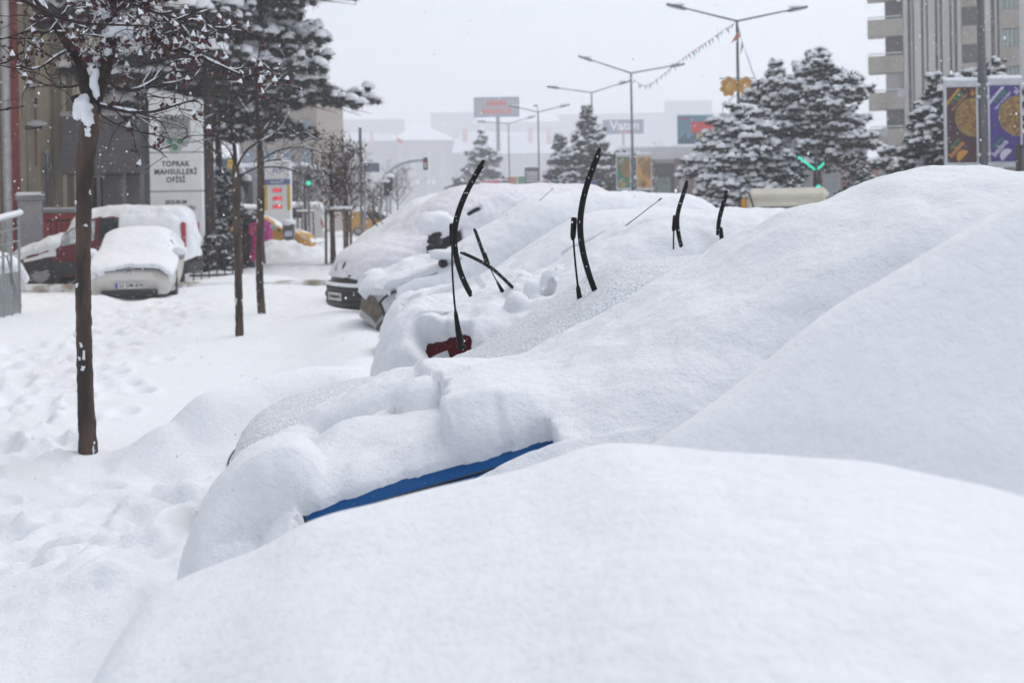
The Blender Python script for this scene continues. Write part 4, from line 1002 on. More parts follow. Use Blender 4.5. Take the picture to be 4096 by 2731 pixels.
# ---- the berry tree in front on the left
d1 = 7.9
O = P(87, 455, d1); O[2] = g1(O[0], O[1])-.03
t1 = thing('berry_tree', 'bare tree in the left foreground hung with dark red berries and lumps of snow', 'tree', O)
knobbly_trunk(px3([(89, 462), (87, 430), (85, 380), (83.5, 320), (83, 260), (84, 200), (86, 150), (88, 125), (93, 104)], d1), [.066, .057, .053, .051, .051, .050, .053, .066, .055], t1, O, seed=4, patches=12)
B = Branches(11)
L1 = B.limb(px3([(93, 112), (89, 96), (84, 82), (79, 64), (71, 47), (60, 31), (48, 15), (38, 4), (30, -12)], d1), .050, .026, .75, 9)
L2 = B.limb(px3([(94, 112), (98, 92), (104, 76), (109, 60), (112, 36), (112, 14), (114, -14)], d1), .046, .026, .5, 9)
L3 = B.limb(px3([(112, 34), (126, 28, -.05), (142, 34, -.1), (158, 39, -.1), (176, 46, -.2), (192, 53, -.2), (214, 63, -.3), (246, 77, -.4)], d1), .024, .004, .6, 7)
L4 = B.limb(px3([(98, 105), (114, 109, -.1), (134, 113, -.2), (156, 112, -.3), (176, 105, -.4), (196, 99, -.5)], d1), .017, .004, .2, 6)
L5 = B.limb(px3([(105, 74), (112, 86, -.2), (124, 92, -.2), (140, 90, -.2), (152, 82, -.3), (164, 74, -.3), (178, 68, -.3)], d1), .018, .005, .55, 6)
L6 = B.limb(px3([(82, 84, .1), (66, 88, .1), (54, 86, .2), (40, 84, .2), (28, 78, .3)], d1), .010, .003, .2, 5)
L7 = B.limb(px3([(70, 50), (56, 56, -.1), (44, 66, -.1), (32, 71, -.1), (24, 68, -.1), (12, 58, -.1)], d1), .010, .003, .2, 5)
L8 = B.limb(px3([(112, 12), (124, 4, .1), (138, -3, .1), (156, -10, .1)], d1), .02, .010, .5, 6)
L9 = B.limb(px3([(58, 28), (46, 34, -.1), (34, 30, -.1), (22, 32, -.1), (8, 38, -.1), (-6, 40, -.1)], d1), .012, .004, .2, 5)
L10 = B.limb(px3([(113, -6), (140, 8, -.3), (168, 16, -.3), (200, 24, -.4), (226, 30, -.5)], d1), .014, .003, .3, 5)
L11 = B.limb(px3([(92, 98), (100, 116, .2), (124, 128, .2), (150, 134, .3), (182, 140, .3)], d1), .008, .002, .05, 5)
L12 = B.limb(px3([(108, 104, -.1), (128, 122, -.1), (138, 128, -.15), (150, 146, -.2)], d1), .007, .002, .05, 5)
# snow lodged in the forks
for c, s_, k in (((82, 107, -.06), (.062, .05, .085), 1), ((88, 118, -.05), (.045, .04, .06), 2), ((96, 82, -.02), (.035, .05, .12), 3), ((95, 68, 0), (.045, .04, .035), 5), ((98, 60, 0), (.035, .03, .03), 6), ((108, 50, -.03), (.03, .03, .045), 7), ((119, 30, -.03), (.10, .06, .055), 8), ((131, 32, -.05), (.07, .05, .06), 9), ((104, 14, -.03), (.06, .05, .04), 10), ((150, 33, -.1), (.06, .04, .035), 12), ((88, 132, -.05), (.02, .02, .035), 13)):
    B.sn.blob(P(c[0], c[1], d1+c[2]), s_, seed=k, rough=.4, sub=2)
B.m.tube(px3([(88, 118), (80, 108), (75, 96)], d1), [.05, .045, .035], 8)
for Lb, c_, ln, sn, bp in ((L1, 13, .34, .45, .5), (L2, 18, .32, .45, .6), (L3, 18, .26, .45, .65), (L4, 9, .36, .1, .12), (L5, 9, .32, .25, .4), (L6, 8, .26, .12, .15), (L7, 8, .28, .1, .4), (L8, 18, .32, .5, .7), (L9, 8, .28, .15, .55), (L10, 14, .28, .4, .6), (L11, 6, .3, .05, .05), (L12, 5, .25, .05, .1)):
    B.twigs(Lb, .0066, c_, ln, 1, sn, .15, 1.0, bp, .12)
B.build(t1, O)
# ---- a branch reaching in from a tree outside the left edge
O = np.array((-3.3, 5.0, g1(-3.3, 5.0)-.03)); t0 = thing('bare_tree', 'bare tree outside the left edge, thin dark twigs reaching across the top corner', 'tree', O)
knobbly_trunk(np.array([(-3.3, 5.0, -.05), (-3.28, 5.0, 1.5), (-3.32, 5.02, 3.4)]), [.07, .06, .035], t0, O, seed=8)
B = Branches(5)
a_ = B.limb(px3([(-260, -20, .2), (-120, -60), (20, -8), (36, 12), (52, 24), (76, 29), (98, 26), (112, 21), (126, 23), (152, 26)], 4.6), .024, .003, 0, 6)
b_ = B.limb(px3([(-255, 90, .3), (-120, 70), (-30, 60), (6, 78), (14, 66), (22, 52)], 4.6), .014, .003, 0, 5)
c_ = B.limb(px3([(-255, 130, .3), (-60, 118), (-10, 112), (14, 110), (24, 106)], 4.6), .012, .003, 0, 5)
B.twigs(b_[len(b_)//2:], .003, 4, .15, 0, 0); B.build(t0, O)
# ---- two slim trees further along
def slim_tree(label, base, dd, path, radii, limbs, seed, cnt):
    O = P(base[0], base[1], dd); O[2] = g1(O[0], O[1])-.03
    t = thing('bare_tree', label, 'tree', O, 0, 'young bare trees along the path')
    knobbly_trunk(px3(path, dd), radii, t, O, seed=seed, patches=4)
    B = Branches(seed)
    for pts, r0, sn in limbs:
        L = B.limb(px3(pts, dd), r0, .005, sn, 6); B.twigs(L, .008, cnt, .55, 1, .18, .05, 1.0, 0, .2)
    B.build(t, O); return t
d2 = GD(239, 334, .02); d3 = GD(261, 312, .02)
slim_tree('slim bare tree left of the pair beside the pink-clad child', (239, 334), d2, [(239.5, 338), (239, 300), (238, 260), (237, 220), (236, 190), (235.5, 165)], [.055, .050, .050, .050, .05, .045],
    [([(235.5, 170), (235, 150), (232, 130), (226, 110), (222, 92)], .035, .4), ([(236, 190), (226, 180), (220, 168), (215, 150), (206, 136)], .022, .9), ([(236, 170), (240, 158), (248, 148), (258, 142), (268, 138), (282, 128)], .024, .6), ([(236, 166), (230, 150), (222, 142), (214, 136)], .016, .4), ([(236, 178), (246, 172), (256, 168), (266, 160), (280, 160)], .014, .4)], 21, 7)
slim_tree('slim bare tree right of the pair, directly in front of the pink-clad child', (261, 312), d3, [(262, 316), (260, 290), (259, 260), (260, 230), (261, 200), (261, 170), (260, 150)], [.068, .060, .058, .06, .062, .06, .055],
    [([(260, 152), (258, 120), (256, 90), (258, 60), (262, 30)], .05, .5), ([(260, 140), (270, 120), (284, 116), (304, 132), (318, 140)], .026, .6), ([(259, 130), (248, 112), (240, 100), (228, 96)], .022, .7), ([(258, 105), (268, 86), (280, 78), (296, 66)], .022, .7), ([(261, 168), (272, 166), (290, 168), (310, 178), (326, 182)], .016, .3), ([(261, 160), (276, 150), (298, 146), (322, 152), (340, 160)], .014, .3)], 33, 8)
# ---- conifers
def clump_variants(seed, nn=30, L=.22, w=.016):
    out = []; r = np.random.default_rng(seed)
    for k in range(6):
        d = r.normal(size=(nn, 3)); d[:, 2] = d[:, 2]*.8+.25; d /= np.linalg.norm(d, axis=1)[:, None]
        e = np.cross(d, r.normal(size=(nn, 3))); e /= np.linalg.norm(e, axis=1)[:, None]
        l = L*r.uniform(.6, 1.15, (nn, 1)); a = d*.03
        v = np.stack([a-e*w, a+e*w, d*l], 1).reshape(-1, 3); f = np.arange(3*nn).reshape(-1, 3)
        cv, cf = ICO[0]; v = np.concatenate([v, cv*L*.42*np.array((1, 1, .8))]); f = np.concatenate([f, cf+3*nn]); out.append((v, f))
    return out
def cap_variants(seed):
    out = []
    for k in range(6):
        v, f = ICO[1]; n = 1+.35*fbm(v[:, 0]*1.6+k*5, v[:, 1]*1.6, v[:, 2]*1.6, 2, seed+k); v2 = v*n[:, None]; v2 = v2*np.array((1, 1, .82)); v2[:, 2] = np.where(v2[:, 2] < -.2, -.2, v2[:, 2]); out.append((v2, f))
    return out
CL = clump_variants(1, 46, .20, .0085); CAPV = cap_variants(2)
def conifer(name, label, x, y, h, r_base, base, seed, trunk=.14, tiers=12, per=8, snow=.6, size=1.0, shape=.9, irregular=.35, droop=.15, group=None, plates=False, lean=0.0, nmat=None, z0=None, skip=None, capk=1.0):
    """trunk, limbs in whorls, each limb carrying tufts of needles with snow on them"""
    r = random.Random(seed); z0 = g1(x, y)-.05 if z0 is None else z0
    t = thing(name, label, 'tree', (x, y, z0), 0, group)
    m = MB(); q = np.array([(lean*(k/8)**2*h+.03*r.gauss(0, 1), .03*r.gauss(0, 1), h*k/8*.98) for k in range(9)]); q[0, :2] = 0
    m.tube(q, np.linspace(trunk, trunk*.15, 9), 10); m.build('trunk', BARK, t, smooth=True)
    lm = MB(); cv, cs = [], []; fv, fs_ = [], []; nv = ns = 0
    def put(p, sc):
        nonlocal nv, ns
        v, f = CL[r.randrange(6)]; a = r.uniform(0, 2*pi); v = (v*sc)@rotz(a).T+p; cv.append(v); fv.append(f+nv); nv += len(v)
        if r.random() < snow:
            v, f = CAPV[r.randrange(6)]; k = sc*r.uniform(.045, .105)*capk
            v = (v*np.array((k*r.uniform(.8, 1.5), k*r.uniform(.8, 1.3), k*r.uniform(.9, 1.5))))@rotz(r.uniform(0, 6)).T+p+np.array((0, 0, sc*.075)); cs.append(v); fs_.append(f+ns); ns += len(v)
    for ti in range(tiers):
        fz = (ti+.5)/tiers; z = base+(h-base)*fz; dzt = (h-base)/tiers; R = r_base*(1-fz**1.25)**shape*(1 if fz > .12 else .85)+.12
        n = max(3, int(1.25*per*(.45+.55*R/r_base))); a0 = r.uniform(0, 6)
        for k in range(n):
            a = a0+k/n*2*pi+r.gauss(0, .25); Rl = R*(1-irregular+irregular*2*r.random()*.8)*float(1+.45*vnoise(cos(a)*1.3+seed, sin(a)*1.3, z*.9, seed))
            if skip and skip(a, fz): continue
            dz = -droop*Rl+r.gauss(0, .06)*Rl+.10*Rl*fz*2; c = np.interp(z/h, np.linspace(0, 1, 9), q[:, 0])
            zj = z+r.uniform(-1.1, 1.1)*dzt*(1-fz*.5); p0 = np.array((c, 0, zj)); p1 = np.array((c+cos(a)*Rl, sin(a)*Rl, zj+dz)); mid = (p0+p1)/2+np.array((0, 0, .05*Rl))
            pts = resample(np.array([p0, mid, p1]), 7); lm.tube(pts, np.linspace(trunk*.22*(1-fz*.6)+.006, .006, 7), 4, cap=False)
            nc = max(2, int(Rl/(.15*size)))
            for j in range(nc):
                fr_ = .30+.70*(j+r.random()*.6)/nc; p = p0+(p1-p0)*fr_+np.array((0, 0, .05*Rl*4*fr_*(1-fr_)+.13*Rl*max(0, fr_-.55)))
                wd = .24*Rl*(1.15-fr_)+.08
                for _ in range(3 if fr_ > .5 else 2):
                    o = np.array((-sin(a), cos(a), 0))*r.gauss(0, wd)+np.array((0, 0, r.gauss(0, .05 if plates else .09)))
                    put(p+o, size*r.uniform(.75, 1.2))
    for _ in range(4): put(np.array((q[-1][0], 0, h))+np.array((r.gauss(0, .06), r.gauss(0, .06), r.uniform(-.25, .05))), size*.8)
    lm.build('limbs', BARK, t)
    c = MB(); c.add(np.concatenate(cv), np.concatenate(fv)); c.build('crown', nmat or NEEDLE, t)
    if cs: c = MB(); c.add(np.concatenate(cs), np.concatenate(fs_)); c.build('snow_cover', SNOWF, t, smooth=True)
    return t
def at(u, v, dd): p = P(u, v, dd); return float(p[0]), float(p[1])
# big old pine on the left
x, y = at(209, 245, 34.5)
conifer('pine_tree', 'huge dark pine towering over the white pylon sign, heavy snow on its right boughs', x, y, 13.4, 5.2, 5.6, 3, .24, 15, 15, .70, 1.35, .5, .5, .12, plates=True, capk=1.4)
x, y = at(220, 240, 37.5)
conifer('pine_tree', 'thinner pine whose trunk stands just right of the huge dark pine', x, y, 9.8, 3.0, 5.0, 9, .16, 9, 8, .30, 1.5, .6, .45, .3, plates=True, capk=.9)
x, y = at(262, 250, 36.)
conifer('spruce_tree', 'ragged small conifer behind the slim tree trunks, grey with drifting snow', x, y, 6.6, 1.7, 4.0, 19, .12, 7, 5, .45, 1.1, .7, .5, .2)
x, y = at(224, 245, 37.)
conifer('spruce_tree', 'low snowy conifer shrub between the two ornate lanterns', x, y, 3.1, .8, .6, 29, .07, 6, 5, .6, .85, .7, .4, .1)
# right group
dR = 41.0
x, y = at(818, 195, dR)
conifer('pine_tree', 'tallest snowy pine on the right, its dark trunk beside the green traffic light', x, y, 7.1, 2.25, 3.1, 41, .19, 14, 9, .92, .86, .62, .45, .10, plates=True, capk=1.3)
x, y = at(777, 195, 43.0)
conifer('pine_tree', 'middle snowy pine of the right group with a spiky leader', x, y, 6.9, 1.45, 2.5, 43, .16, 13, 8, .92, .86, .7, .5, .05, plates=True, capk=1.3)
x, y = at(741, 195, 40.0)
conifer('pine_tree', 'broad snow-laden pine leftmost of the right group, before the lamp post with yellow ornaments', x, y, 5.0, 2.1, .9, 47, .17, 11, 10, .92, .88, .5, .4, .12, plates=True, capk=1.4)
for (u, v, dd, hh, rr, lab) in ((792, 195, 38., 2.5, .72, 'small dense spruce under the tall pine, beside the cream minibus roof'), (861, 190, 39., 3.2, 1.1, 'small layered spruce right of the green traffic light'), (893, 180, 37., 2.75, .8, 'small dark spruce by the turquoise awning')):
    x, y = at(u, v, dd); conifer('spruce_tree', lab, x, y, hh, rr, .35, int(u), .07, 10, 9, .75, .62, .9, .3, .18, 'small spruces on the right')
x, y = at(941, 170, 33.)
conifer('pine_tree', 'snow-clotted pine left of the brown hanging banner', x, y, 5.1, 1.7, 1.6, 53, .14, 10, 8, .9, .95, .7, .5, .05, plates=True, capk=1.05)
x, y = at(988, 160, 36.)
conifer('pine_tree', 'snow-clotted pine behind the thick post that carries the two banners', x, y, 6.0, 2.1, 2.8, 59, .16, 10, 8, .9, .95, .7, .5, .05, plates=True, capk=1.05)
# middle distance
x, y = at(588, 190, 75.)
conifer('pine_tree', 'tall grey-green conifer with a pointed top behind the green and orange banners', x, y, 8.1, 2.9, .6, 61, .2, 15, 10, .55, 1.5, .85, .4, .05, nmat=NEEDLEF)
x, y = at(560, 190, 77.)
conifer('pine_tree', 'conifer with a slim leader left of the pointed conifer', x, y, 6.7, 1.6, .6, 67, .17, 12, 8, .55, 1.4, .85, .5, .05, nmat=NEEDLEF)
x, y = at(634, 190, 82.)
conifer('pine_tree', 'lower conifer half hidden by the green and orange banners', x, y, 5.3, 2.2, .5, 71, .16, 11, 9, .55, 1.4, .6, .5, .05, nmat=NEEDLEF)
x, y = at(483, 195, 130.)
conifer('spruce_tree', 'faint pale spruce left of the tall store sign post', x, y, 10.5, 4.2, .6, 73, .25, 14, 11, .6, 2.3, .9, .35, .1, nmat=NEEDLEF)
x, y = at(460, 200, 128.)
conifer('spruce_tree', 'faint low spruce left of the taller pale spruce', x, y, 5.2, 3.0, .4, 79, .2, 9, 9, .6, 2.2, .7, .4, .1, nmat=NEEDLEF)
# staked round-headed street trees with brown leaves
def staked(label, u, v, dd, h, rr, seed, stakes=True, group='staked street trees', twin=False):
    O = P(u, v, dd); O[2] = g1(O[0], O[1])-.03
    t = thing('street_tree', label, 'tree', O, 0, group); B = Branches(seed)
    kk = rr/.9
    for j in range(2 if twin else 1):
        ox = (.22 if j else -.18) if twin else 0
        tp = [O+np.array((ox+.02*k*(1 if j else -1)*.3, .1*j, h*.72*k/5)) for k in range(6)]
        knobbly_trunk(np.array(tp), [.10, .085, .08, .065, .05, .03], t, O, seed=seed+j, n=24, seg=10)
        for k in range(26):
            f = .40+.6*k/26; a = k*2.4+j; p0 = np.array(tp[0])+(np.array(tp[-1])-np.array(tp[0]))*min(1, f); r_ = rr*(.75 if f > .8 else .95)*(.6+.5*B.r.random())
            p1 = p0+np.array((cos(a)*r_*.75, sin(a)*r_*.75, r_*.95)); L = B.limb(np.array([p0, (p0+p1)/2+np.array((cos(a)*.1, sin(a)*.1, -.05)), p1]), .018*kk, .004, .25, 4)
            B.twigs(L, .0075*kk, 7, .5*kk, 1, .15, .3, .9, 0, 0, 1.8)
    B.build(t, O)
    if stakes:
        for k in range(4):
            a = k*pi/2+.6; s_ = MB(); e = np.array((cos(a)*.42, sin(a)*.42, 0)); s_.tube([e*1.05, e*1.0+np.array((0, 0, 1.75))], .045, 7); s_.build('stake', mat('stake_wood', (.14, .10, .065), .9, var=.3, scale=9, stretch=(1, 1, .2)), t, smooth=True)
        s_ = MB()
        for k in range(4):
            a, b = k*pi/2+.6, (k+1)*pi/2+.6; s_.tube([(cos(a)*.42, sin(a)*.42, 1.70), (cos(b)*.42, sin(b)*.42, 1.70)], .04, 6)
        s_.build('stake_rail', MATS['stake_wood'], t); s_ = MB(); a = np.arange(9)/8*2*pi
        s_.tube(np.stack([.42*np.cos(a), .42*np.sin(a), np.full(9, 1.78)], -1), .055, 6); s_.build('snow_cover', SNOWF, t, smooth=True)
    return t
staked('brown-leaved street tree, twin stemmed, held by stout wooden stakes', 339, 262, GD(339, 262, .05), 4.9, .78, 101, True, twin=True)
staked('brown-leaved street tree with thin stakes, left of the twin-stemmed one', 306, 243, GD(306, 243, .1), 5.2, .95, 103, True)
staked('far small street tree with brown leaves near the signal pole', 374, 221, 62., 3.7, 1.1, 107, False)
for (u, dd, hh, lab) in ((352, 80., 6.5, 'faint leafless tree behind the thin grey pole'), (398, 120., 7.5, 'faint leafless tree in front of the hazy market hall'), (662, 150., 10.5, 'faint leafless tree right of the blue store billboard')):
    staked(lab, u, 214, dd, hh, hh*.28, int(u), False, 'faint far trees')
# ------------------------------------------------------------------ street furniture, lamps, signs
POLE = mat('pole_grey', (.10, .105, .115), .5, .3, var=.2, scale=4)
def lamp_post(label, apex, tl, tr, dd, base_v=None, rad=.075, extra=False, heads=True):
    pa, pl_, pr_ = P(apex[0], apex[1], dd), P(tl[0], tl[1], dd), P(tr[0], tr[1], dd)
    O = np.array((pa[0], dd, 0.0)); t = thing('street_lamp', label, 'street lamp', O, 0, 'double-armed street lamps')
    m = MB(); m.tube(np.array([(0, 0, 0), (0, 0, 1.2), (0, 0, 1.25), (0, 0, pa[2])]), [rad*1.6, rad*1.5, rad*1.15, rad*.7], 10); m.build('pole', POLE, t, smooth=True)
    for tip, sg in ((pl_, -1), (pr_, 1)):
        e = tip-O; a = np.array((0, 0, pa[2])); m = MB(); m.tube([a, a+(e-a)*.35, a+(e-a)*.8, e], [rad*.55, rad*.5, rad*.4, rad*.4], 8); ar = m.build('arm', POLE, t, smooth=True)
        ln = np.linalg.norm(e-a); u_ = (e-a)/ln; h = MB(); c = a+u_*(ln-.30)
        an = math.atan2(u_[2], u_[0]); R = roty(-an)
        h.box(c+np.array((0, 0, -.02)), (.95, .26, .12), bev=.05, R=R); h.box(c+np.array((0, 0, -.085)), (.6, .2, .05), bev=.02, R=R, mi=1); h.blob(c+np.array((0, 0, .085)), (.46, .14, .07), mi=2, seed=3)
        h.build('lamp_head', [POLE, LENS, SNOWF], t, smooth=False)
    if extra:
        m = MB(); m.tube([(0, 0, pa[2]), (-.05, 0, pa[2]+.5)], .03, 6); m.box((-.2, 0, pa[2]+.55), (.35, .2, .12), bev=.03); m.build('camera_arm', POLE, t)
    return t, O
LP = [((737, 21), (670, 4.5), (804, 7), 51., 'nearest double-armed street lamp, two yellow leaf ornaments on its post', .085),
      ((631, 73), (581, 56.5), (682, 64), 70., 'second double-armed street lamp, green and orange banners at its foot', .085),
      ((591.5, 92.5), (549, 86.5), (628, 81), 83., 'third double-armed street lamp, above the pointed conifer', .075),
      ((538, 112), (511, 105.5), (568, 104.5), 97., 'fourth double-armed street lamp, right of the tall store sign, small camera on top', .08),
      ((508.5, 123.5), (479, 121), (534, 116), 115., 'farthest double-armed street lamp, in front of the tall store sign', .07)]
lamps = [lamp_post(lb, a, l, r, dd, rad=rd, extra=(k == 3)) for k, (a, l, r, dd, lb, rd) in enumerate(LP)]
# leaf ornaments on the nearest lamp
t, O = lamps[0]
YEL = mat('ornament_yellow', (.50, .24, .02), .5, var=.2, scale=8)
for sg, u0 in ((-1, 728.2), (1, 746)):
    c = P(u0, 87.5, 51.)-O; m = MB(); pts = []
    for k in range(42):
        a = k/42*2*pi+pi/2+sg*.35; r_ = .27+.11*abs(cos(3.5*(a-pi/2)))**.8+.07*max(0, sin(a-sg*.35)); pts.append((r_*cos(a)*1.05, r_*sin(a)*1.12))
    m.poly(pts, .05, 0, c+np.array((0, -.1, 0))); m.poly([(x*.45, z*.45) for x, z in pts], .02, 1, c+np.array((0, -.13, 0)))
    m.build('leaf_ornament', [YEL, mat('ornament_pale', (.62, .36, .08), .5)], t)
    m = MB(); m.tube([np.array((0, 0, c[2]+.42)), c+np.array((sg*.4, 0, .42))], .025, 5); q = np.linspace(0, pi, 14)
    m.tube(np.stack([sg*(.10+.62*np.sin(q)), q*0, c[2]-.35-1.0*q/pi*1.3], -1), .018, 5); m.build('bracket', POLE, t)
# banners on the second lamp
def banner_disc(m, w, h, cx, cz, R, mi, mi2, lift=.006):
    """a round picture cut off by the right edge of the banner"""
    a = np.linspace(0, 2*pi, 61); p = np.stack([np.minimum(cx+R*np.cos(a), w/2-.02), cz+R*np.sin(a)], -1)[:-1]
    m.poly(p, .002, mi, (0, -lift, 0)); m.poly(np.stack([np.minimum(cx+R*.93*np.cos(a), w/2-.022), cz+R*.93*np.sin(a)], -1)[:-1], .002, mi2, (0, -lift-.003, 0))
NOOD = mat('noodle_picture', (.34, .22, .03), .6, second=(.16, .06, .025), thr=(.42, .60), scale=14)
NOODE = mat('noodle_edge', (.22, .17, .05), .6)
def hanging_banner(name, label, cat, u0, u1, v0, v1, dd, field, ink1, ink2, parent_x, group, seed=0, wide=.0):
    p0, p1 = P(u0, v1, dd), P(u1, v0, dd); w = p1[0]-p0[0]; h = p1[2]-p0[2]; c = np.array(((p0[0]+p1[0])/2, dd, p0[2]))
    t = thing(name, label, cat, c, 0, group)
    FRM = mat('banner_frame', (.50, .51, .53), .5); m = MB()
    m.box((0, 0, h-.09), (w+.06, .14, .18), bev=.03); m.box((0, 0, .07), (w+.06, .14, .14), bev=.03); m.box((-w/2, 0, h/2), (.05, .10, h)); m.box((w/2, 0, h/2), (.05, .10, h)); m.build('frame', FRM, t)
    m = MB(); m.box((0, 0, h-.02+.05), (w+.07, .18, .09), bev=.04); m.build('snow_cover', SNOWF, t)
    m = MB(); m.poly([(-w/2+.025, .14), (w/2-.025, .14), (w/2-.025, h-.18), (-w/2+.025, h-.18)], .02, 0, (0, -.03, 0)); m.build('panel', field, t)
    m = MB(); banner_disc(m, w, h, w*.42, h*.575, w*.62, 0, 1, .036); m.build('picture', [NOODE, NOOD], t)
    m = MB(); rot = radians(47); a2 = (-.0, -.04, 0)
    add_text(m, '5 Kez', (-w*.16, -.036, h*.80), w*.24, 0, .02, rot=rot, sx=.9)
    add_text(m, 'siparişe', (-w*.22, -.036, h*.28), w*.15, 0, .02, rot=rot, sx=.9)
    add_text(m, 'bedava', (-w*.17, -.036, h*.215), w*.25, 1, .025, rot=rot, sx=.9)
    add_text(m, 'tepsi ve burger', (-w*.06, -.036, h*.755), w*.13, 1, .012, rot=rot, sx=.9); add_text(m, 'al', (w*.36, -.036, h*.855), w*.26, 1, .02, rot=rot)
    m.poly([(-w*.47, h*.745), (-w*.10, h*.905), (.0, h*.905), (-w*.47, h*.70)], .002, 1, (0, -.036, 0))
    a = np.linspace(0, pi, 14); m.poly([(w*.05+w*.22*(cos(q)*cos(rot)-sin(q)*sin(rot)), h*.125+w*.22*(cos(q)*sin(rot)+sin(q)*cos(rot))) for q in a], .002, 1, (0, -.036, 0))
    m.build('lettering', [ink1, ink2], t); return t
GRI = mat('banner_green_ink', (.01, .24, .06), .6); ORI = mat('banner_orange_ink', (.50, .22, .03), .6); WHI = mat('banner_white_ink', (.55, .52, .62), .6)
hanging_banner('hanging_banner', 'maroon hanging banner with orange and green lettering, left of the thick post', 'banner', 946, 976, 80, 168, 30., mat('banner_maroon', (.045, .010, .016), .6, var=.2, scale=5), GRI, ORI, None, 'post banners')
hanging_banner('hanging_banner', 'purple hanging banner with white lettering, right of the thick post', 'banner', 989, 1020, 78, 167, 30., mat('banner_purple', (.045, .022, .19), .6, var=.2, scale=5), GRI, WHI, None, 'post banners')
hanging_banner('hanging_banner', 'green hanging banner at the foot of the second street lamp', 'banner', 617, 630, 153.5, 190, 70., mat('banner_green', (.02, .15, .07), .6, var=.15), WHI, ORI, None, 'post banners')
hanging_banner('hanging_banner', 'orange-yellow hanging banner at the foot of the second street lamp', 'banner', 637, 651, 153.5, 190, 70., mat('banner_orange', (.50, .25, .03), .6, var=.15), GRI, mat('banner_brown_ink', (.12, .04, .03), .6), None, 'post banners')
x, y = at(983.5, 170, 30.); bp = thing('banner_post', 'thick grey post between the maroon and purple banners, rising out of the picture', 'post', (x, y, 0))
m = MB(); m.tube([(0, 0, 0), (0, 0, 3), (0, 0, 9.5)], [.13, .12, .085], 14); m.build('pole', POLE, bp, smooth=True)
for v in (86, 98, 156, 166):
    z = P(983, v, 30.)[2]; m = MB(); m.box((0, -.05, z), (.34, .05, .05)); m.box((0, -.05, z+.045), (.34, .07, .05), bev=.02, mi=1); m.build('bracket', [STEEL, SNOWF], bp)
x, y = at(1022, 150, 28.5); nb = thing('notice_board', 'brown notice board with a dark frame at the right edge', 'sign', (x+.12, y, 0))
m = MB(); m.box((-.22, 0, 2.2), (.10, .12, 1.7), bev=.02); m.box((.4, 0, 2.98), (1.3, .12, .10), bev=.02); m.build('frame', BLACKP, nb); m = MB(); m.box((.40, 0, 2.1), (1.1, .06, 1.65)); m.build('board', mat('board_brown', (.10, .075, .058), .7, var=.15, scale=6), nb)
m = MB(); m.box((.4, 0, .7), (.12, .10, 1.4)); m.build('post', BLACKP, nb)
# strings of pennants
PEN = [mat('pennant_blue', (.05, .20, .38), .7), mat('pennant_orange', (.48, .17, .06), .7), mat('pennant_grey', (.34, .33, .35), .7)]
def bunting(label, pts, ds, nf, sz, seed):
    W_ = np.array([P(u, v, dd) for (u, v), dd in zip(pts, ds)]); O = W_[0]*np.array((1, 1, 0)); t = thing('bunting', label, 'bunting', O); W_ = resample(W_, 90)-O
    m = MB(); m.tube(W_, .012, 4); m.build('cord', STEEL, t); r_ = random.Random(seed)
    for k in range(nf):
        i = int(2+k*(86/nf)); p = W_[i]; q = W_[min(89, i+2)]; u_ = (q-p)/np.linalg.norm(q-p); dn = np.array((r_.uniform(-.6, .6), r_.uniform(-.5, .5), -1.0)); dn -= u_*np.dot(dn, u_); dn /= np.linalg.norm(dn)
        s_ = sz*r_.uniform(.8, 1.1); nn = np.cross(u_, dn)*.004; m = MB(); a, b, c_ = p-u_*s_*.45, p+u_*s_*.45, p+dn*s_*1.05
        m.add([a+nn, b+nn, c_+nn, a-nn, b-nn, c_-nn], [(0, 1, 2), (3, 5, 4), (0, 3, 4), (0, 4, 1), (1, 4, 5), (1, 5, 2), (2, 5, 3), (2, 3, 0)][:2]); m.add([a+nn, b+nn, b-nn, a-nn, c_+nn, c_-nn], [(0, 1, 2, 3), (1, 4, 5, 2), (4, 0, 3, 5)])
        m.build('pennant', PEN[k % 3], t)
bunting('sagging string of small pennants strung between the two nearest street lamps', [(736, 22), (722, 31), (702, 45), (684, 57), (666, 72), (652, 83), (643, 88), (636, 85), (631, 76)], [51, 53, 56, 59, 62, 65, 68, 69, 70], 36, .30, 4)
bunting('string of pennants hanging from the nearest street lamp down to the pines', [(737, 22), (741, 38), (746, 54), (753, 72), (760, 86), (764, 98)], [51, 50, 49, 48, 46, 45], 9, .62, 6)
# ---- the store sign on its tall post
def flat_board(name, label, cat, u0, u1, v0, v1, dd, mats_panel, frame=.0, th=.4, post=None, group=None, frame_m=None):
    p0, p1 = P(u0, v1, dd), P(u1, v0, dd); w, h = p1[0]-p0[0], p1[2]-p0[2]; c = np.array(((p0[0]+p1[0])/2, dd, 0)); t = thing(name, label, cat, c, 0, group); z0 = p0[2]
    m = MB(); m.box((0, th/2, z0+h/2), (w, th, h), bev=.02); m.build('frame' if frame else 'panel', frame_m or mats_panel, t)
    if frame: m = MB(); m.box((0, -.03, z0+h/2), (w-2*frame, .06, h-2*frame)); m.build('panel', mats_panel, t)
    if post:
        m = MB(); m.tube([(post[0], th/2, 0), (post[0], th/2, z0)], post[1], 12); m.build('post', mat('sign_post_grey', (.22, .215, .235), .6), t, smooth=True)
    m = MB(); m.box((0, th/2, z0+h+.04*h), (w, th, .07*h), bev=.02*h); m.build('snow_cover', SNOWF, t)
    return t, w, h, z0
SRED = mat('store_red', (.62, .045, .03), .6); SBLU = mat('frame_blue', (.10, .16, .34), .6)
t, w_, h_, z0 = flat_board('store_sign', 'big grey store sign with red letters high on a tall post', 'sign', 474, 519, 97, 117, 200., mat('store_panel', (.30, .29, .31), .6, var=.05), .16, .5, (.2, .32), None, SBLU)
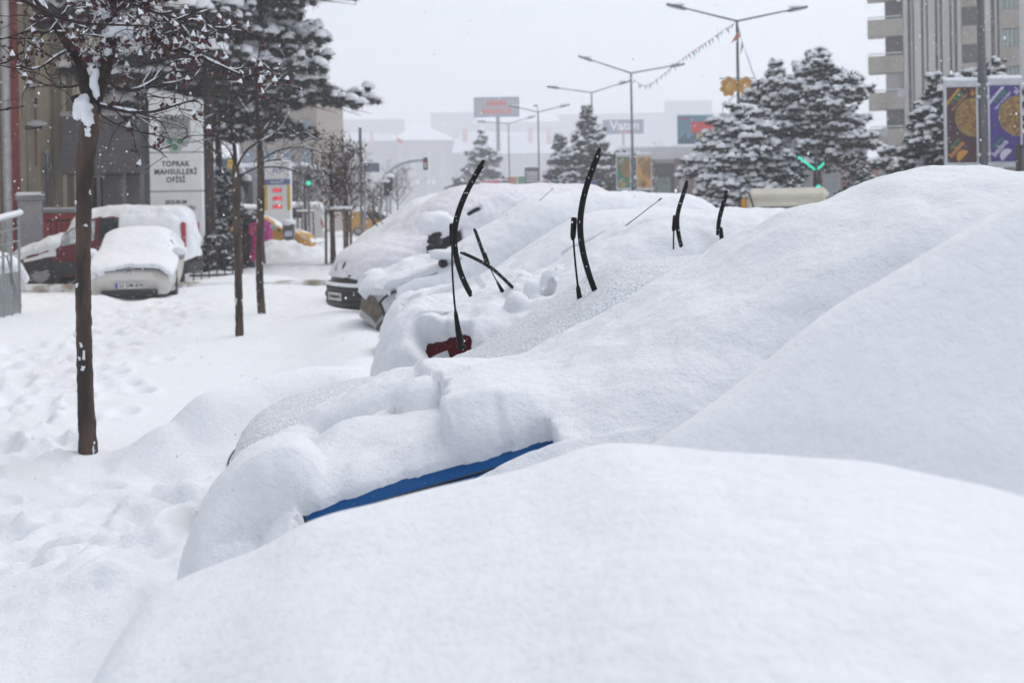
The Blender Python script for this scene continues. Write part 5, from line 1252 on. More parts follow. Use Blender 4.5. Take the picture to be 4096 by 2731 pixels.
m = MB(); add_text(m, 'MMM', (0, -.07, z0+h_*.68), h_*.40, 0, .05, spacing=1.0, sx=1.12); add_text(m, 'MIGROS', (0, -.07, z0+h_*.27), h_*.38, 0, .04, sx=1.1); m.build('lettering', SRED, t)
t, w_, h_, z0 = flat_board('billboard', 'hazy blue billboard with large white lettering, far behind the second street lamp', 'billboard', 603, 643.5, 119, 134, 300., mat('board_blue', (.055, .065, .14), .6), 0, .4, (0, .35))
m = MB(); add_text(m, 'Vatan', (.35, -.02, z0+h_*.56), h_*.86, 0, .02, sx=1.05); add_text(m, 'BİLGİSAYAR', (.6, -.02, z0+h_*.10), h_*.19, 1, .03); m.build('lettering', [mat('board_white', (.72, .72, .74), .6), SRED], t)
t, w_, h_, z0 = flat_board('billboard', 'blue picture billboard with a red box, left of the pine group', 'billboard', 678, 716, 115, 144, 88., mat('poster_blue', (.17, .34, .46), .6, second=(.07, .16, .22), thr=(.3, .75), scale=.6), 0, .3, (.6, .16))
m = MB(); m.poly([(-.15*w_, z0+.40*h_), (.5*w_, z0+.40*h_), (.5*w_, z0+.78*h_), (-.15*w_, z0+.78*h_)], .02, 0, (0, -.02, 0)); m.poly([(-.08*w_, z0+.16*h_), (.5*w_, z0+.16*h_), (.5*w_, z0+.36*h_), (-.02*w_, z0+.36*h_)], .02, 1, (0, -.025, 0))
for k in range(9): m.box((-w_*.46+k*w_*.08, -.02, z0+h_*(.10+.05*(k % 3))), (w_*.055, .03, h_*(.18+.10*(k % 3))), mi=2)
m.build('picture', [SRED, mat('poster_sand', (.50, .38, .16), .6), mat('poster_dark', (.06, .09, .12), .6)], t)
m = MB(); add_text(m, 'Nesine', (-w_*.30, -.03, z0+h_*.88), h_*.13, 0, .02, rot=-.12); m.build('lettering', SRED, t)
# ---- the concrete tower block on the right
dB = 90.; x0 = P(906, 205, dB)[0]; k_ = dB/F
tb = thing('tower_block', 'tall concrete apartment block on the right with ribbed walls and stacked balconies', 'building', (x0, dB, 0), radians(-19))
CONC = mat('pale_concrete', (.44, .435, .395), .9, var=.12, scale=.5, stretch=(1, 1, .2)); GROV = mat('dark_groove', (.15, .145, .125), .9, var=.3, scale=.8)  # the wall is a darker tone, seen as grooves between the paler pilasters
PARA = mat('parapet_concrete', (.36, .32, .265), .9, second=(.22, .185, .15), thr=(.45, .8), scale=.55, stretch=(1, 1, .3)); DARKI = mat('dark_recess', (.05, .047, .05), .8)
X = lambda cx: (850+cx/8.36-906)*k_
m = MB(); m.box((13, 7.2, 15), (26, 13.6, 30)); m.build('wall', GROV, tb)
for a, b in ((470, 505), (530, 541), (555, 610), (629, 650), (664, 718), (740, 755), (775, 830), (849, 866), (890, 922), (1085, 1145), (1178, 1190), (1213, 1224), (1354, 1440), (1465, 1500), (1530, 1560), (1590, 1640)):
    m = MB(); m.box(((X(a)+X(b))/2, .13, 15.05), (X(b)-X(a), .55, 30.05), bev=.03); m.build('pilaster', CONC, tb)
for k in range(9):
    zt_ = 4.55+2.9*k
    m = MB(); m.box((-1.35, .55, zt_-.66), (2.65, 1.5, 1.35), bev=.03); bl = m.build('balcony', PARA, tb)
    m = MB(); m.tube([(-2.6, -.1, zt_+.18), (-.1, -.1, zt_+.18)], .03, 5); m.tube([(-2.6, -.1, zt_+.01), (-2.6, -.1, zt_+.18)], .02, 5); m.box((-1.35, -.08, zt_+.22), (2.5, .10, .06), bev=.02, mi=1); m.build('balcony_rail', [STEEL, SNOWF], bl)
    m = MB(); m.box((-.68, 1.9, zt_+.78), (1.34, 2.8, 1.54)); m.build('loggia', DARKI if k not in (2,) else mat('loggia_pale', (.38, .37, .35), .8), tb)
    zb2 = zt_+2.0
    m = MB(); m.box(((X(922)+X(1085))/2, .10, zb2-.75), (X(1085)-X(922)-.02, .62, 1.45), bev=.02); m.build('balcony', PARA, tb)
    m = MB(); m.box(((X(922)+X(1085))/2, .30, zb2+.70), (X(1085)-X(922)-.03, .25, 1.4)); m.build('window', DARKI if k != 0 else GLASS, tb)
    m = MB(); m.box(((X(1224)+X(1354))/2, .10, zb2+.30), (X(1354)-X(1224)-.02, .62, 1.45), bev=.02); m.build('balcony', PARA, tb)
    m = MB(); m.box(((X(1224)+X(1354))/2, .30, zb2+1.75), (X(1354)-X(1224)-.03, .25, 1.4)); wn = m.build('window', GLASSL, tb)
    m = MB()
    for j in range(4): m.box((X(1240)+j*(X(1340)-X(1240))/3, .16, zb2+1.75), (.10, .05, 1.4))
    m.build('frame', CONC, wn)
for (u, v) in ((902, 93), (884, 132)):
    p = (P(u, v, dB-.7)-np.array((x0, dB, 0)))@rotz(radians(-19)); m = MB(); m.lathe([(.001, .10), (.22, .06), (.36, -.05)], p, 16, 'y'); m.build('satellite_dish', mat('dish_grey', (.42, .42, .43), .5), tb, smooth=True)
# ---- hazy market hall at the end of the street
dM = 520.; kM = dM/F
WALLM = mat('hall_wall', (.20, .18, .175), .9, var=.05); PIER = mat('hall_pier', (.28, .25, .24), .9); GLM = mat('hall_glass', (.10, .13, .17), .3); PINK = mat('hall_pink', (.50, .22, .18), .8)
def mpt(u, v, o=0.0): return P(u, v, dM)+np.array((0, o, 0))
mo = P(420, 210, dM)*np.array((1, 1, 0)); mh = thing('market_hall', 'hazy market hall with a snowy pyramid roof at the end of the street', 'building', mo)
def mbox(u0, u1, v0, v1, y0, y1, mi, name, par=mh, o=mo, bev=0.0, d_=dM):
    a, b = P(u0, v1, d_), P(u1, v0, d_); m = MB(); m.box(np.array(((a[0]+b[0])/2, d_+(y0+y1)/2, (a[2]+b[2])/2))-o, (b[0]-a[0], y1-y0, b[2]-a[2]), bev=bev); return m.build(name, mi, par)
mbox(397, 453, 140, 205, 0, 25, WALLM, 'wall'); mbox(330, 397.5, 140, 205, 6, 30, WALLM, 'wall'); mbox(452.5, 556, 152, 205, 3, 40, WALLM, 'wall')
for u0, u1 in ((402.5, 411), (415.5, 427), (431, 440)): mbox(u0, u1, 154, 174, -.4, .1, GLM, 'window')
for u0, u1 in ((397.5, 402), (411.5, 415), (427.5, 430.5), (441, 446)): mbox(u0, u1, 150, 200, -.9, -.05, PIER, 'pier')
def roof(pts, y0, y1, name='roof', par=mh, o=mo):
    m = MB(); a = np.array([P(u, v, dM) for u, v in pts]); f = a.copy(); f[:, 1] = dM+y0; b = a.copy(); b[:, 1] = dM+y1; n = len(a); V = np.concatenate([f, b])-o
    m.V.append(V); m.n += 2*n; m.Fc.append((np.array([list(range(n))]), 0)); m.Fc.append((np.array([list(range(2*n-1, n-1, -1))]), 0)); k = np.arange(n); k2 = (k+1) % n; m.Fc.append((np.stack([k, n+k, n+k2, k2], -1), 0)); return m.build(name, SNOWF, par)
a = [P(u, 140, dM) for u in (392, 457)]; m = MB(); ap = P(418, 119.5, dM+12)
c4 = np.array([(a[0][0], dM-2, a[0][2]), (a[1][0], dM-2, a[1][2]), (a[1][0], dM+27, a[1][2]), (a[0][0], dM+27, a[0][2]), (ap[0], dM+12, P(418, 119.5, dM)[2])])-mo
m.add(c4, [(0, 1, 4), (1, 2, 4), (2, 3, 4), (3, 0, 4)]); m.add(c4[:4], [(0, 3, 2, 1)]); m.build('roof', SNOWF, mh)
roof([(325, 140), (400, 140), (392, 133), (333, 131)], 4, 34); roof([(451, 153), (560, 152.5), (552, 132), (462, 131)], 1, 44); roof([(452, 152.5), (500, 152), (480, 143), (455, 139)], -2.5, 4)
for u0, u1, v0, v1 in ((462.5, 467.5, 129, 142), (528.5, 532, 128, 142), (546.5, 551, 128, 144), (371, 373.5, 131, 145), (349, 351, 132, 141)): mbox(u0, u1, v0, v1, -3.5, -1.5, PINK, 'chimney')
for u0 in (403, 417, 428, 433): mbox(u0, u0+2.2, 180, 184, -3, -1.2, mat('white_sign', (.7, .7, .7), .6), 'sign')
x, y = P(396.8, 140, 320.)[:2]; fg = thing('flag', 'red flag with white crescent on a thin pole before the market hall', 'flag', (x, y, 0))
zf = P(397, 138, 320.)[2]; m = MB(); m.tube([(0, 0, 0), (0, 0, zf+.6)], .06, 6); m.build('pole', STEEL, fg)
m = MB(); fx = np.linspace(0, 1.7, 9); G = np.stack([np.stack([fx, .10*np.sin(fx*4), zf+.3-fx*.55], -1), np.stack([fx*.9, .10*np.sin(fx*4), zf-1.1-fx*.3], -1)]); m.grid(G); m.grid(G[::-1]+np.array((0, .02, 0))); fl = m.build('cloth', mat('flag_red', (.60, .02, .04), .7), fg)
m = MB(); aa = np.linspace(.6, 2*pi-.6, 16); m.poly([(.42+.24*cos(q), zf-.5+.24*sin(q)) for q in aa]+[(.48+.18*cos(q), zf-.5+.18*sin(q)) for q in aa[::-1]], .01, 0, (0, -.14, 0)); m.build('crescent', mat('flag_white', (.7, .7, .7), .7), fl)
# hazy blocks and hills behind
for (u0, u1, v0, dd, lab) in ((330, 402, 118.5, 760., 'faint long block on the skyline left of the pyramid roof'), (432, 476, 112, 800., 'faint gabled block on the skyline left of the store sign'), (476, 560, 121, 780., 'faint long block on the skyline behind the store sign'), (560, 680, 112, 840., 'faint wide block on the skyline behind the blue billboard'), (670, 712, 100, 760., 'faint tower on the skyline above the picture billboard'), (690, 820, 118, 700., 'faint block on the skyline behind the right pine group')):
    a, b = P(u0, 200, dd), P(u1, v0, dd); t = thing('distant_building', lab, 'building', ((a[0]+b[0])/2, dd, 0), 0, 'faint blocks on the skyline')
    m = MB(); m.box((0, 10, b[2]/2), (b[0]-a[0], 20, b[2])); m.build('wall', mat('far_wall', (.24, .23, .25), .9), t); m = MB(); w_ = (b[0]-a[0])/2
    m.add([(-w_-1, -1, b[2]), (w_+1, -1, b[2]), (w_+1, 21, b[2]), (-w_-1, 21, b[2]), (-w_*.8, 10, b[2]+5), (w_*.8, 10, b[2]+5)], [(0, 1, 5, 4), (2, 3, 4, 5)]); m.add([(-w_-1, -1, b[2]), (-w_-1, 21, b[2]), (-w_*.8, 10, b[2]+5), (w_+1, -1, b[2]), (w_+1, 21, b[2]), (w_*.8, 10, b[2]+5)], [(0, 2, 1), (3, 4, 5)]); m.build('roof', SNOWF, t)
hx = np.linspace(-700, 700, 120); m = MB(); rows = []
for j, (yy, hh) in enumerate(((860, -1), (900, 30), (960, 56), (1040, 68))): rows.append(np.stack([hx, np.full(120, yy)+0*hx, hh*(1+.28*fbm(hx/170., j*.3, 0, 3, 7))], -1))
m.grid(np.array(rows)); tag(m.build('hills', SNOWF, smooth=True), kind='structure')
# ---- nearer buildings along the left pavement
def block(name, label, u0, u1, v0, dd, depth, wall_m, rows, cols, win_m, parts=(), roof_snow=True):
    a, b = P(u0, 200, dd), P(u1, v0, dd); w, h = b[0]-a[0], b[2]; t = thing(name, label, 'building', ((a[0]+b[0])/2, dd, 0))
    m = MB(); m.box((0, depth/2, h/2), (w, depth, h)); m.build('wall', wall_m, t)
    for r_ in range(rows):
        for c_ in range(cols):
            cw, ch = w/cols, h/rows; m = MB(); m.box((-w/2+(c_+.5)*cw, -.02, (r_+.55)*ch), (cw*.62, .1, ch*.6)); f_ = m.build('window', PIER, t)
            m = MB(); m.box((-w/2+(c_+.5)*cw, -.09, (r_+.55)*ch), (cw*.52, .05, ch*.5)); m.build('pane', win_m, f_)
    if roof_snow: m = MB(); m.box((0, depth/2, h+.12), (w+.3, depth+.3, .26), bev=.1); m.build('snow_cover', SNOWF, t)
    return t, w, h
block('apartment_building', 'tan and blue-glazed apartment building behind the bare trees on the left', 240, 316, 84, 88., 14, mat('beige_wall', (.34, .29, .25), .9, var=.1), 5, 4, mat('bluish_glass', (.22, .28, .33), .2))
t, w_, h_ = block('station_shop', 'low grey shop of the filling station behind the black lanterns', 196, 302, 166, 72., 8, mat('grey_cladding', (.20, .22, .245), .6, var=.08), 1, 7, GLASS)
t, w_, h_ = block('white_shop', 'white shop building with brown wall panels below the picture billboard', 622, 702, 147, 96., 10, mat('shop_white', (.62, .62, .62), .8), 1, 1, GLASS)
for x_ in (-.22, .27):
    m = MB(); m.box((x_*w_, -.1, h_*.60), (w_*.24, .14, h_*.52), bev=.02); m.build('brown_panel', mat('shop_brown', (.20, .13, .11), .9), t)
for x_ in (-.20, .24):
    m = MB(); m.box((x_*w_, -.19, h_*.50), (w_*.06, .04, h_*.22)); m.build('door', mat('shop_pane', (.42, .42, .44), .4), t)
t, w_, h_ = block('brick_shop', 'reddish shop row with a dark awning behind the right pine group', 735, 900, 160, 84., 10, mat('shop_red', (.26, .12, .10), .9, var=.2, scale=.8), 1, 6, mat('shop_glass', (.16, .18, .19), .3))
m = MB(); m.box((-w_*.30, -1.0, 2.6), (w_*.26, 2.0, .14), bev=.03); m.box((-w_*.30, -1.0, 2.76), (w_*.26, 2.0, .2), bev=.08, mi=1); m.build('awning', [BLACKP, SNOWF], t)
# left: blue and yellow station fascia
t, w_, h_, z0 = flat_board('fascia_sign', 'blue and yellow station fascia glimpsed between the slim trunks on the left', 'sign', 203, 235, 158, 177, 64., mat('fascia_blue', (.04, .14, .32), .5), 0, .3, (0, .12))
m = MB(); m.box((w_*.36, -.03, z0+h_*.55), (w_*.22, .05, h_*.8)); m.box((-w_*.2, -.03, z0+h_*.55), (w_*.5, .05, h_*.36), mi=1); m.build('panel_insert', [mat('fascia_yellow', (.60, .42, .02), .5), WS], t)
# the price pylon
dP = 52.; a, b = P(264.5, 222, dP), P(290, 163, dP); w_, z1 = b[0]-a[0], b[2]
pp = thing('price_pylon', 'filling station price pylon with yellow sides and red lit figures', 'sign', ((a[0]+b[0])/2, dP, 0)); Zp = lambda v: P(277, v, dP)[2]
m = MB(); m.box((0, .2, z1/2), (w_, .4, z1), bev=.03); m.build('body', WS, pp)
m = MB(); m.box((0, -.015, (Zp(179)+Zp(184.5))/2), (w_, .06, Zp(179)-Zp(184.5))); m.build('blue_band', SBLU, pp)
for s_ in (-1, 1): m = MB(); m.box((s_*(w_/2-.075), -.015, (Zp(185)+Zp(210))/2), (.15, .06, Zp(185)-Zp(210))); m.build('yellow_strip', mat('fascia_yellow', (.60, .42, .02), .5), pp)
LED = mat('led_red', (1.0, .06, .09), .5, emit=1.1, var=.02)
for v, tx in ((190, '5.01'), (198.2, '5.28'), (206.5, '3.08')):
    m = MB(); m.box((0, -.015, Zp(v)), (.42, .05, .17)); f_ = m.build('price_panel', mat('led_panel', (.30, .02, .03), .5), pp); m = MB(); add_text(m, tx, (0, -.05, Zp(v)), .20, 0, .02, spacing=1.05); m.build('figures', LED, f_)
m = MB(); add_text(m, 'PO', (0, -.012, Zp(171)), .30, 0, .02); add_text(m, 'MARKET', (0, -.05, Zp(182)), .15, 1, .01); m.build('lettering', [mat('logo_blue', (.08, .12, .34), .5), WS], pp)
m = MB(); m.box((0, .2, z1+.08), (w_+.05, .5, .16), bev=.07); m.build('snow_cover', SNOWF, pp)
# black twin lanterns
def lantern(label, u, dd, arms, top_v):
    O = P(u, 240, dd)*np.array((1, 1, 0)); t = thing('ornate_lantern', label, 'street lamp', O, 0, 'ornate black lanterns'); zt_ = P(u, top_v, dd)[2]
    m = MB(); m.lathe([(.14, 0), (.14, .35), (.06, .5), (.045, zt_*.6), (.05, zt_)], seg=12); m.build('pole', BLACKP, t, smooth=True)
    for du, dv in arms:
        c = P(u+du, top_v+dv, dd)-O; c[1] = 0; m = MB(); m.tube([(0, 0, zt_-.1), (c[0]*.5, 0, min(zt_, c[2])-.35), (c[0], 0, c[2]-.22)], .025, 6); m.build('arm', BLACKP, t, smooth=True)
        m = MB(); m.lathe([(.08, -.24), (.17, .12), (.20, .14), (.05, .26)], c, 8); lh = m.build('lamp_head', BLACKP, t); m = MB(); m.blob(c+np.array((0, 0, .27)), (.19, .19, .15), seed=2, rough=.1); m.build('snow_cover', SNOWF, lh, smooth=True)
lantern('black twin lantern post left of the slim trunks', 228.5, 38., [(-7.5, -2), (2, -1)], 197); lantern('black twin lantern post right of the slim trunks, snow caps on both lamps', 240.5, 40., [(.2, -13), (6, -6)], 192)
# low iron fence with hedge
x, y = at(229, 256, 31.5); hd = thing('hedge', 'dark leafless hedge dusted with snow behind the low black fence', 'hedge', (x, y, 0)); m = MB(); s_ = MB(); r_ = random.Random(5)
for k in range(700):
    p = np.array((r_.uniform(-.72, .12), r_.uniform(-.4, .9), r_.uniform(.05, 1.0)))
    if r_.random() < .35: v, f = CAPV[k % 6]; s_.add(v*.05*r_.uniform(.6, 1.6)+p+np.array((0, 0, .05)), f)
    v, f = CL[k % 6]; m.add(v*.75+p, f)
m.build('foliage', mat('hedge_brown', (.035, .028, .025), .9, var=.4), hd); s_.build('snow_cover', SNOWF, hd, smooth=True)
x, y = at(216, 262, 28.5); fn = thing('iron_fence', 'low black iron fence panel in the snow behind the pylon sign', 'fence', (x, y, 0), radians(8)); m = MB()
for k in range(7): m.box((-.55+.19*k, 0, .42), (.03, .03, .85))
m.build('bars', BLACKP, fn); m = MB(); m.box((.0, 0, .84), (1.3, .05, .05)); m.box((0, 0, .12), (1.3, .05, .05)); m.build('rail', BLACKP, fn); m = MB(); m.box((.62, 0, .45), (.07, .07, .95)); m.build('post', BLACKP, fn)
# ---- vehicles in the street
TAXI = paint('taxi_yellow', (.50, .24, .015), .4); GREENG = mat('greenish_glass', (.20, .34, .32), .2)
def small_car(label, u, v, dd, rz, pm, sp, cat='car', name='car', group=None, glass=GREENG, snow=.08, z=.05, text=None):
    O = P(u, v, dd); fr, r, G = veh(name, label, cat, (O[0], O[1]), rz, sp, pm, group, ((sp['L']*.19, .3), (sp['L']*.79, .3)), z=z)
    for s_ in (-1, 1):
        for nm, a_, b_ in (('front_window', .34, .50), ('rear_window', .52, .74)):
            m = MB(); m.grid(patch(sp, sp['L']*a_, sp['L']*b_, .40, .58, s_, .01, 10, 6, G)); m.build(nm, glass if nm == 'front_window' else GLASS, r, smooth=True)
        m = MB(); m.grid(patch(sp, .10, .34, .33, .46, s_, .012, 6, 5, G)); m.build('headlight', LENS, r); m = MB(); m.grid(patch(sp, sp['L']-.16, sp['L']-.03, .32, .44, s_, .012, 6, 5, G)); m.build('tail_light', REDL, r)
        m = MB(); q = patch(sp, sp['L']*.30, sp['L']*.31, .41, .41, s_, .10, 2, 2, G)[0, 0]; m.box(q, (.12, .20, .14), bev=.04); m.build('wing_mirror', BLACKP, r)
    S3, kp = snow_skin(sp, lambda S, T, Z, A: np.where(1-np.abs(A) < .62, -.02, snow+.03*fbm(S*3, T*3, 0, 2, 3)), 80, 60, (2, 2)); m = MB(); m.grid(S3, keep=kp); m.build('snow_cover', SNOWF, r, smooth=True)
    return r, fr
S_ = scaled(SEDAN, .98, 1.04)
small_car('yellow taxi side on behind the woman in black, green-tinted window', 315, 244, 47., radians(180), TAXI, S_, 'taxi', 'taxi', None, snow=.015)
r, fr = small_car('small yellow minibus beyond the snow mound of the row', 408, 226, 76., radians(180), TAXI, scaled(RV, 1.0, 1.0), 'minibus', 'minibus', None, GLASS)
small_car('grey car half seen beyond the traffic signals', 399, 210, 110., radians(60), GREYP, S_, 'car', 'car')
small_car('orange minibus glimpsed above the snow roofs', 672, 190, 62., radians(8), paint('orange_paint', (.55, .10, .02), .4), scaled(RV, 1.0, 1.25), 'minibus', 'minibus')
small_car('white van waiting behind the price pylon', 240, 215, 60., radians(4), WHITEP, scaled(RV, 1.1, 1.2), 'van', 'van'); small_car('grey van right of the price pylon', 302, 218, 62., radians(186), GREYP, scaled(RV, 1.0, 1.15), 'van', 'van')
# cream minibus, seen from behind
x0, x1 = P(744, 200, 26.)[0], P(744, 200, 26.)[0]+2.0; mbz = P(770, 193, 26.)[2]
mbus = thing('minibus', 'cream minibus seen from behind, dark rear window and a yellow corner, on the road', 'minibus', ((x0+x1)/2-.05, 26., 0), radians(-13)); CREAM = paint('cream_paint', (.62, .59, .49), .4)
m = MB(); m.box((0, 2.3, (mbz-.1)/2+.2), (2.0, 4.6, mbz-.5), bev=.16); m.build('body', CREAM, mbus)
m = MB(); m.box((.04, 2.3, mbz-.03), (1.86, 4.5, .30), bev=.13); m.build('roof', CREAM, mbus); m = MB(); m.box((.18, -.02, mbz-.62), (1.5, .08, .62), bev=.03); m.build('rear_window', mat('rear_glass', (.035, .06, .06), .15), mbus)
m = MB(); m.box((-.94, .01, mbz-.55), (.12, .14, .9), bev=.04); m.build('corner_panel', TAXI, mbus); m = MB(); m.tube([(-.72, -.06, mbz-.9), (-.72, -.08, mbz-.3), (-.82, -.02, mbz+.02), (-.92, .15, mbz+.06)], .022, 6); m.build('cable', BLACKP, mbus)
m = MB(); m.tube([(.15, .3, mbz+.1), (.15, .3, mbz+.2)], .01, 5); m.build('aerial', BLACKP, mbus)
for x_ in (-.85, .85):
    for y_ in (.9, 3.7): make_wheel(mbus, 0, 0, .34).location = (x_, y_, .34)
for o in mbus.children:
    if o.name.startswith('wheel'): o.rotation_euler = (0, 0, pi/2)
# dark litter kiosk, recycling box, parking sign, boards
x, y = at(289, 241, 44.); kk = thing('litter_kiosk', 'dark street cabinet with a paper notice and a heap of snow on top', 'cabinet', (x, y, .42)); m = MB(); m.box((0, 0, .40), (.42, .36, .80), bev=.03); m.build('body', mat('kiosk_dark', (.06, .065, .07), .5), kk); m = MB(); m.box((.02, -.19, .42), (.27, .012, .20)); m.build('notice', mat('paper', (.55, .58, .70), .8), kk); m = MB(); m.blob((0, 0, .84), (.28, .24, .13), seed=4, sub=2, rough=.15); m.build('snow_cover', SNOWF, kk, smooth=True)
x, y = at(663, 190, 75.); rc_ = thing('recycling_container', 'grey-green metal container in front of the white shop', 'container', (x, y, 0)); m = MB(); m.box((0, 0, 1.75), (.92, .8, 3.5), bev=.03); m.build('body', mat('container_green', (.11, .15, .14), .6, var=.1), rc_); m = MB(); m.box((0, -.41, 2.4), (.7, .03, 1.2)); m.build('door', mat('container_door', (.14, .18, .17), .6), rc_)
x, y = at(587.5, 187, 60.); pk = thing('parking_sign', 'small blue parking sign with a white pictogram between the roofs and the banners', 'sign', (x, y, 0)); zz = P(587, 186.5, 60.)[2]; m = MB(); m.tube([(0, .03, 0), (0, .03, zz+.3)], .035, 6); m.build('post', STEEL, pk); m = MB(); m.box((0, -.02, zz), (.80, .04, .46), bev=.01); m.build('panel', mat('sign_blue', (.015, .13, .42), .5), pk); m = MB(); m.poly([(-.20, -.10), (.2, -.10), (.2, 0), (.10, .02), (.05, .12), (-.08, .12), (-.13, .02), (-.20, 0)], .004, 0, (0, -.05, zz)); m.build('pictogram', WS, pk)
t, w_, h_, z0 = flat_board('info_board', 'tall brown-grey board with pale rows beside the fourth street lamp', 'sign', 525, 539, 167, 185, 92., mat('board_olive', (.13, .115, .10), .7), 0, .15, (0, .08)); m = MB(); [m.box((0, -.03, z0+h_*q), (w_*.8, .03, h_*.05)) for q in (.25, .42, .58, .72)]; m.build('rows', WS, t)
t, w_, h_, z0 = flat_board('red_sign', 'small red and white sign near the foot of the fourth street lamp', 'sign', 543, 553, 170, 186, 95., WS, 0, .15, (0, .08)); m = MB(); [m.box((0, -.03, z0+h_*q), (w_*.8, .03, h_*.16)) for q in (.18, .5, .82)]; m.build('rows', SRED, t)
for (u0, u1, v0, v1, dd, c, lab) in ((507, 517, 176.5, 186, 120., (.40, .14, .06), 'low orange stall sign left of the green one in the haze'), (518, 527, 176, 186, 120., (.06, .22, .12), 'low green stall sign beyond the van roof'), (482, 500, 180, 187, 125., (.50, .08, .10), 'low red barrier board beyond the van roof')):
    flat_board('stall_sign', lab, 'sign', u0, u1, v0, v1, dd, mat('stall_%d' % int(u0), c, .7), 0, .2, (0, .08))
# feather flags by the shops
for (u, c0, c1, lab) in ((733, (.03, .12, .42), (.50, .05, .05), 'blue and red feather flag behind the snow roofs'), (740, (.50, .50, .56), (.50, .16, .20), 'pale pink feather flag right of the blue one'), (747.5, (.42, .18, .07), (.42, .18, .07), 'plain orange-brown upright banner left of the dark awning')):
    x, y = at(u, 190, 58.); t = thing('feather_flag', lab, 'flag', (x, y, 0), 0, 'upright banners by the shops'); m = MB(); m.tube([(-.2, .05, 0), (-.2, .05, 3.2)], .025, 6); m.build('pole', STEEL, t)
    m = MB(); m.box((0, 0, 2.55), (.36, .03, 1.1)); m.build('cloth', mat('flag_%d_a' % int(u), c0, .7), t); m = MB(); m.box((0, 0, 1.65), (.36, .03, .68)); m.build('lower_cloth', mat('flag_%d_b' % int(u), c1, .7), t)
# traffic lights
EG = mat('green_lamp', (.02, .70, .48), .4, emit=.65, var=.02)
x, y = at(817, 190, 38.4); tl_ = thing('traffic_light', 'traffic light with sloping green lit arms behind the pine trunk', 'traffic light', (x+.02, y, 0)); O = np.array((x+.02, y, 0)); m = MB(); m.tube([(0, .1, 0), (0, .1, 3.6)], .05, 8); m.build('pole', POLE, tl_)
for a_, b_ in (((798, 156.5), (815, 169.5)), ((818, 169), (824, 162.5))):
    m = MB(); m.tube([P(*a_, 38.4)-O, P(*b_, 38.4)-O], .038, 8); m.build('lit_arm', EG, tl_)
m = MB(); m.box((0, -.03, P(817, 187, 38.4)[2]), (.24, .2, .7), bev=.03); hdx = m.build('signal_head', BLACKP, tl_)
for v in (187, 191.5): m = MB(); m.lathe([(.001, -.02), (.09, 0)], (0, -.14, P(817, v, 38.4)[2]), 12, 'y'); m.build('lamp', EG, hdx)
dT = 66.; O = P(382, 205, dT)*np.array((1, 1, 0)); tm = thing('traffic_light', 'traffic signal on a curved mast arm with snow along it', 'traffic light', O); arc = resample(np.array([P(381, 215, dT), P(381.5, 178, dT), P(386, 173, dT), P(396, 165.5, dT), (P(408, 161, dT)), P(424, 160, dT)]), 40)-O
m = MB(); m.tube(arc, .09, 8); m.build('mast', STEEL, tm, smooth=True); m = MB(); m.tube(arc[20:]+np.array((0, 0, .09)), .08, 6); m.build('snow_cover', SNOWF, tm, smooth=True); m = MB(); m.box(P(425.5, 163.5, dT)-O, (.26, .22, .72), bev=.03); hdx = m.build('signal_head', BLACKP, tm)
for k in range(3): m = MB(); m.lathe([(.001, -.02), (.08, 0)], P(425.5, 161+2.6*k, dT)-O+np.array((0, -.12, 0)), 12, 'y'); m.build('lamp', [REDL, LENS, LENS][k], hdx)
for u, vt, lab in ((387, 182, 'low traffic signal pole with a snowy cap, nearer of two'), (390.5, 177, 'low traffic signal pole just behind the snowy-capped one')):
    x, y = at(u, 207, 60.); t = thing('signal_pole', lab, 'traffic light', (x, y, 0)); zt_ = P(u, vt, 60.)[2]; m = MB(); m.tube([(0, 0, 0), (0, 0, zt_)], .06, 8); m.build('pole', STEEL, t); m = MB(); m.box((0, -.05, zt_-.35), (.3, .25, .75), bev=.04); m.build('signal_head', BLACKP, t); m = MB(); m.blob((0, -.03, zt_+.08), (.28, .24, .12), seed=3); m.build('snow_cover', SNOWF, t, smooth=True)
x, y = at(308.6, 195, 52.); t = thing('traffic_light', 'green traffic light showing through the brown-leaved tree', 'traffic light', (x, y, 0)); zt_ = P(307.5, 183, 52.)[2]; m = MB(); m.tube([(0, 0, 0), (0, 0, zt_+.5)], .05, 8); m.build('pole', POLE, t); m = MB(); m.box((.03, -.06, zt_+.1), (.24, .16, .7), bev=.03); hdx = m.build('signal_head', BLACKP, t); m = MB(); m.lathe([(.001, -.03), (.11, 0)], (.03, -.15, zt_), 12, 'y'); m.build('lamp', EG, hdx)
x, y = at(361.5, 215, 57.); t = thing('lamp_pole', 'thin plain grey pole left of the blue street sign board', 'pole', (x, y, 0)); m = MB(); m.tube([(0, 0, 0), (0, 0, P(361, 127.5, 57.)[2])], .075, 8); m.build('pole', POLE, t)
t, w_, h_, z0 = flat_board('street_sign_board', 'blue-grey overhead street board with snow on its edge beside the plain pole', 'sign', 363, 379, 162.5, 172, 60., mat('board_bluegrey', (.14, .16, .22), .6), 0, .25, (-.38, .06))
# turquoise awning
x, y = at(920, 172, 45.); t = thing('awning', 'turquoise awning edge with snow, left of the maroon banner', 'awning', (x, y, 0)); za = P(920, 171, 45.)[2]; m = MB(); m.box((0, 0, za), (1.3, 1.2, .14), bev=.02, R=roty(-.10)); m.build('roof', mat('turquoise', (.03, .26, .33), .5), t); m = MB(); m.box((0, .1, za+.11), (1.3, 1.1, .1), bev=.04, R=roty(-.10)); m.build('snow_cover', SNOWF, t)
for x_ in (-.55, .55): m = MB(); m.tube([(x_, 0, 0), (x_, 0, za)], .04, 6); m.build('post', STEEL, t)
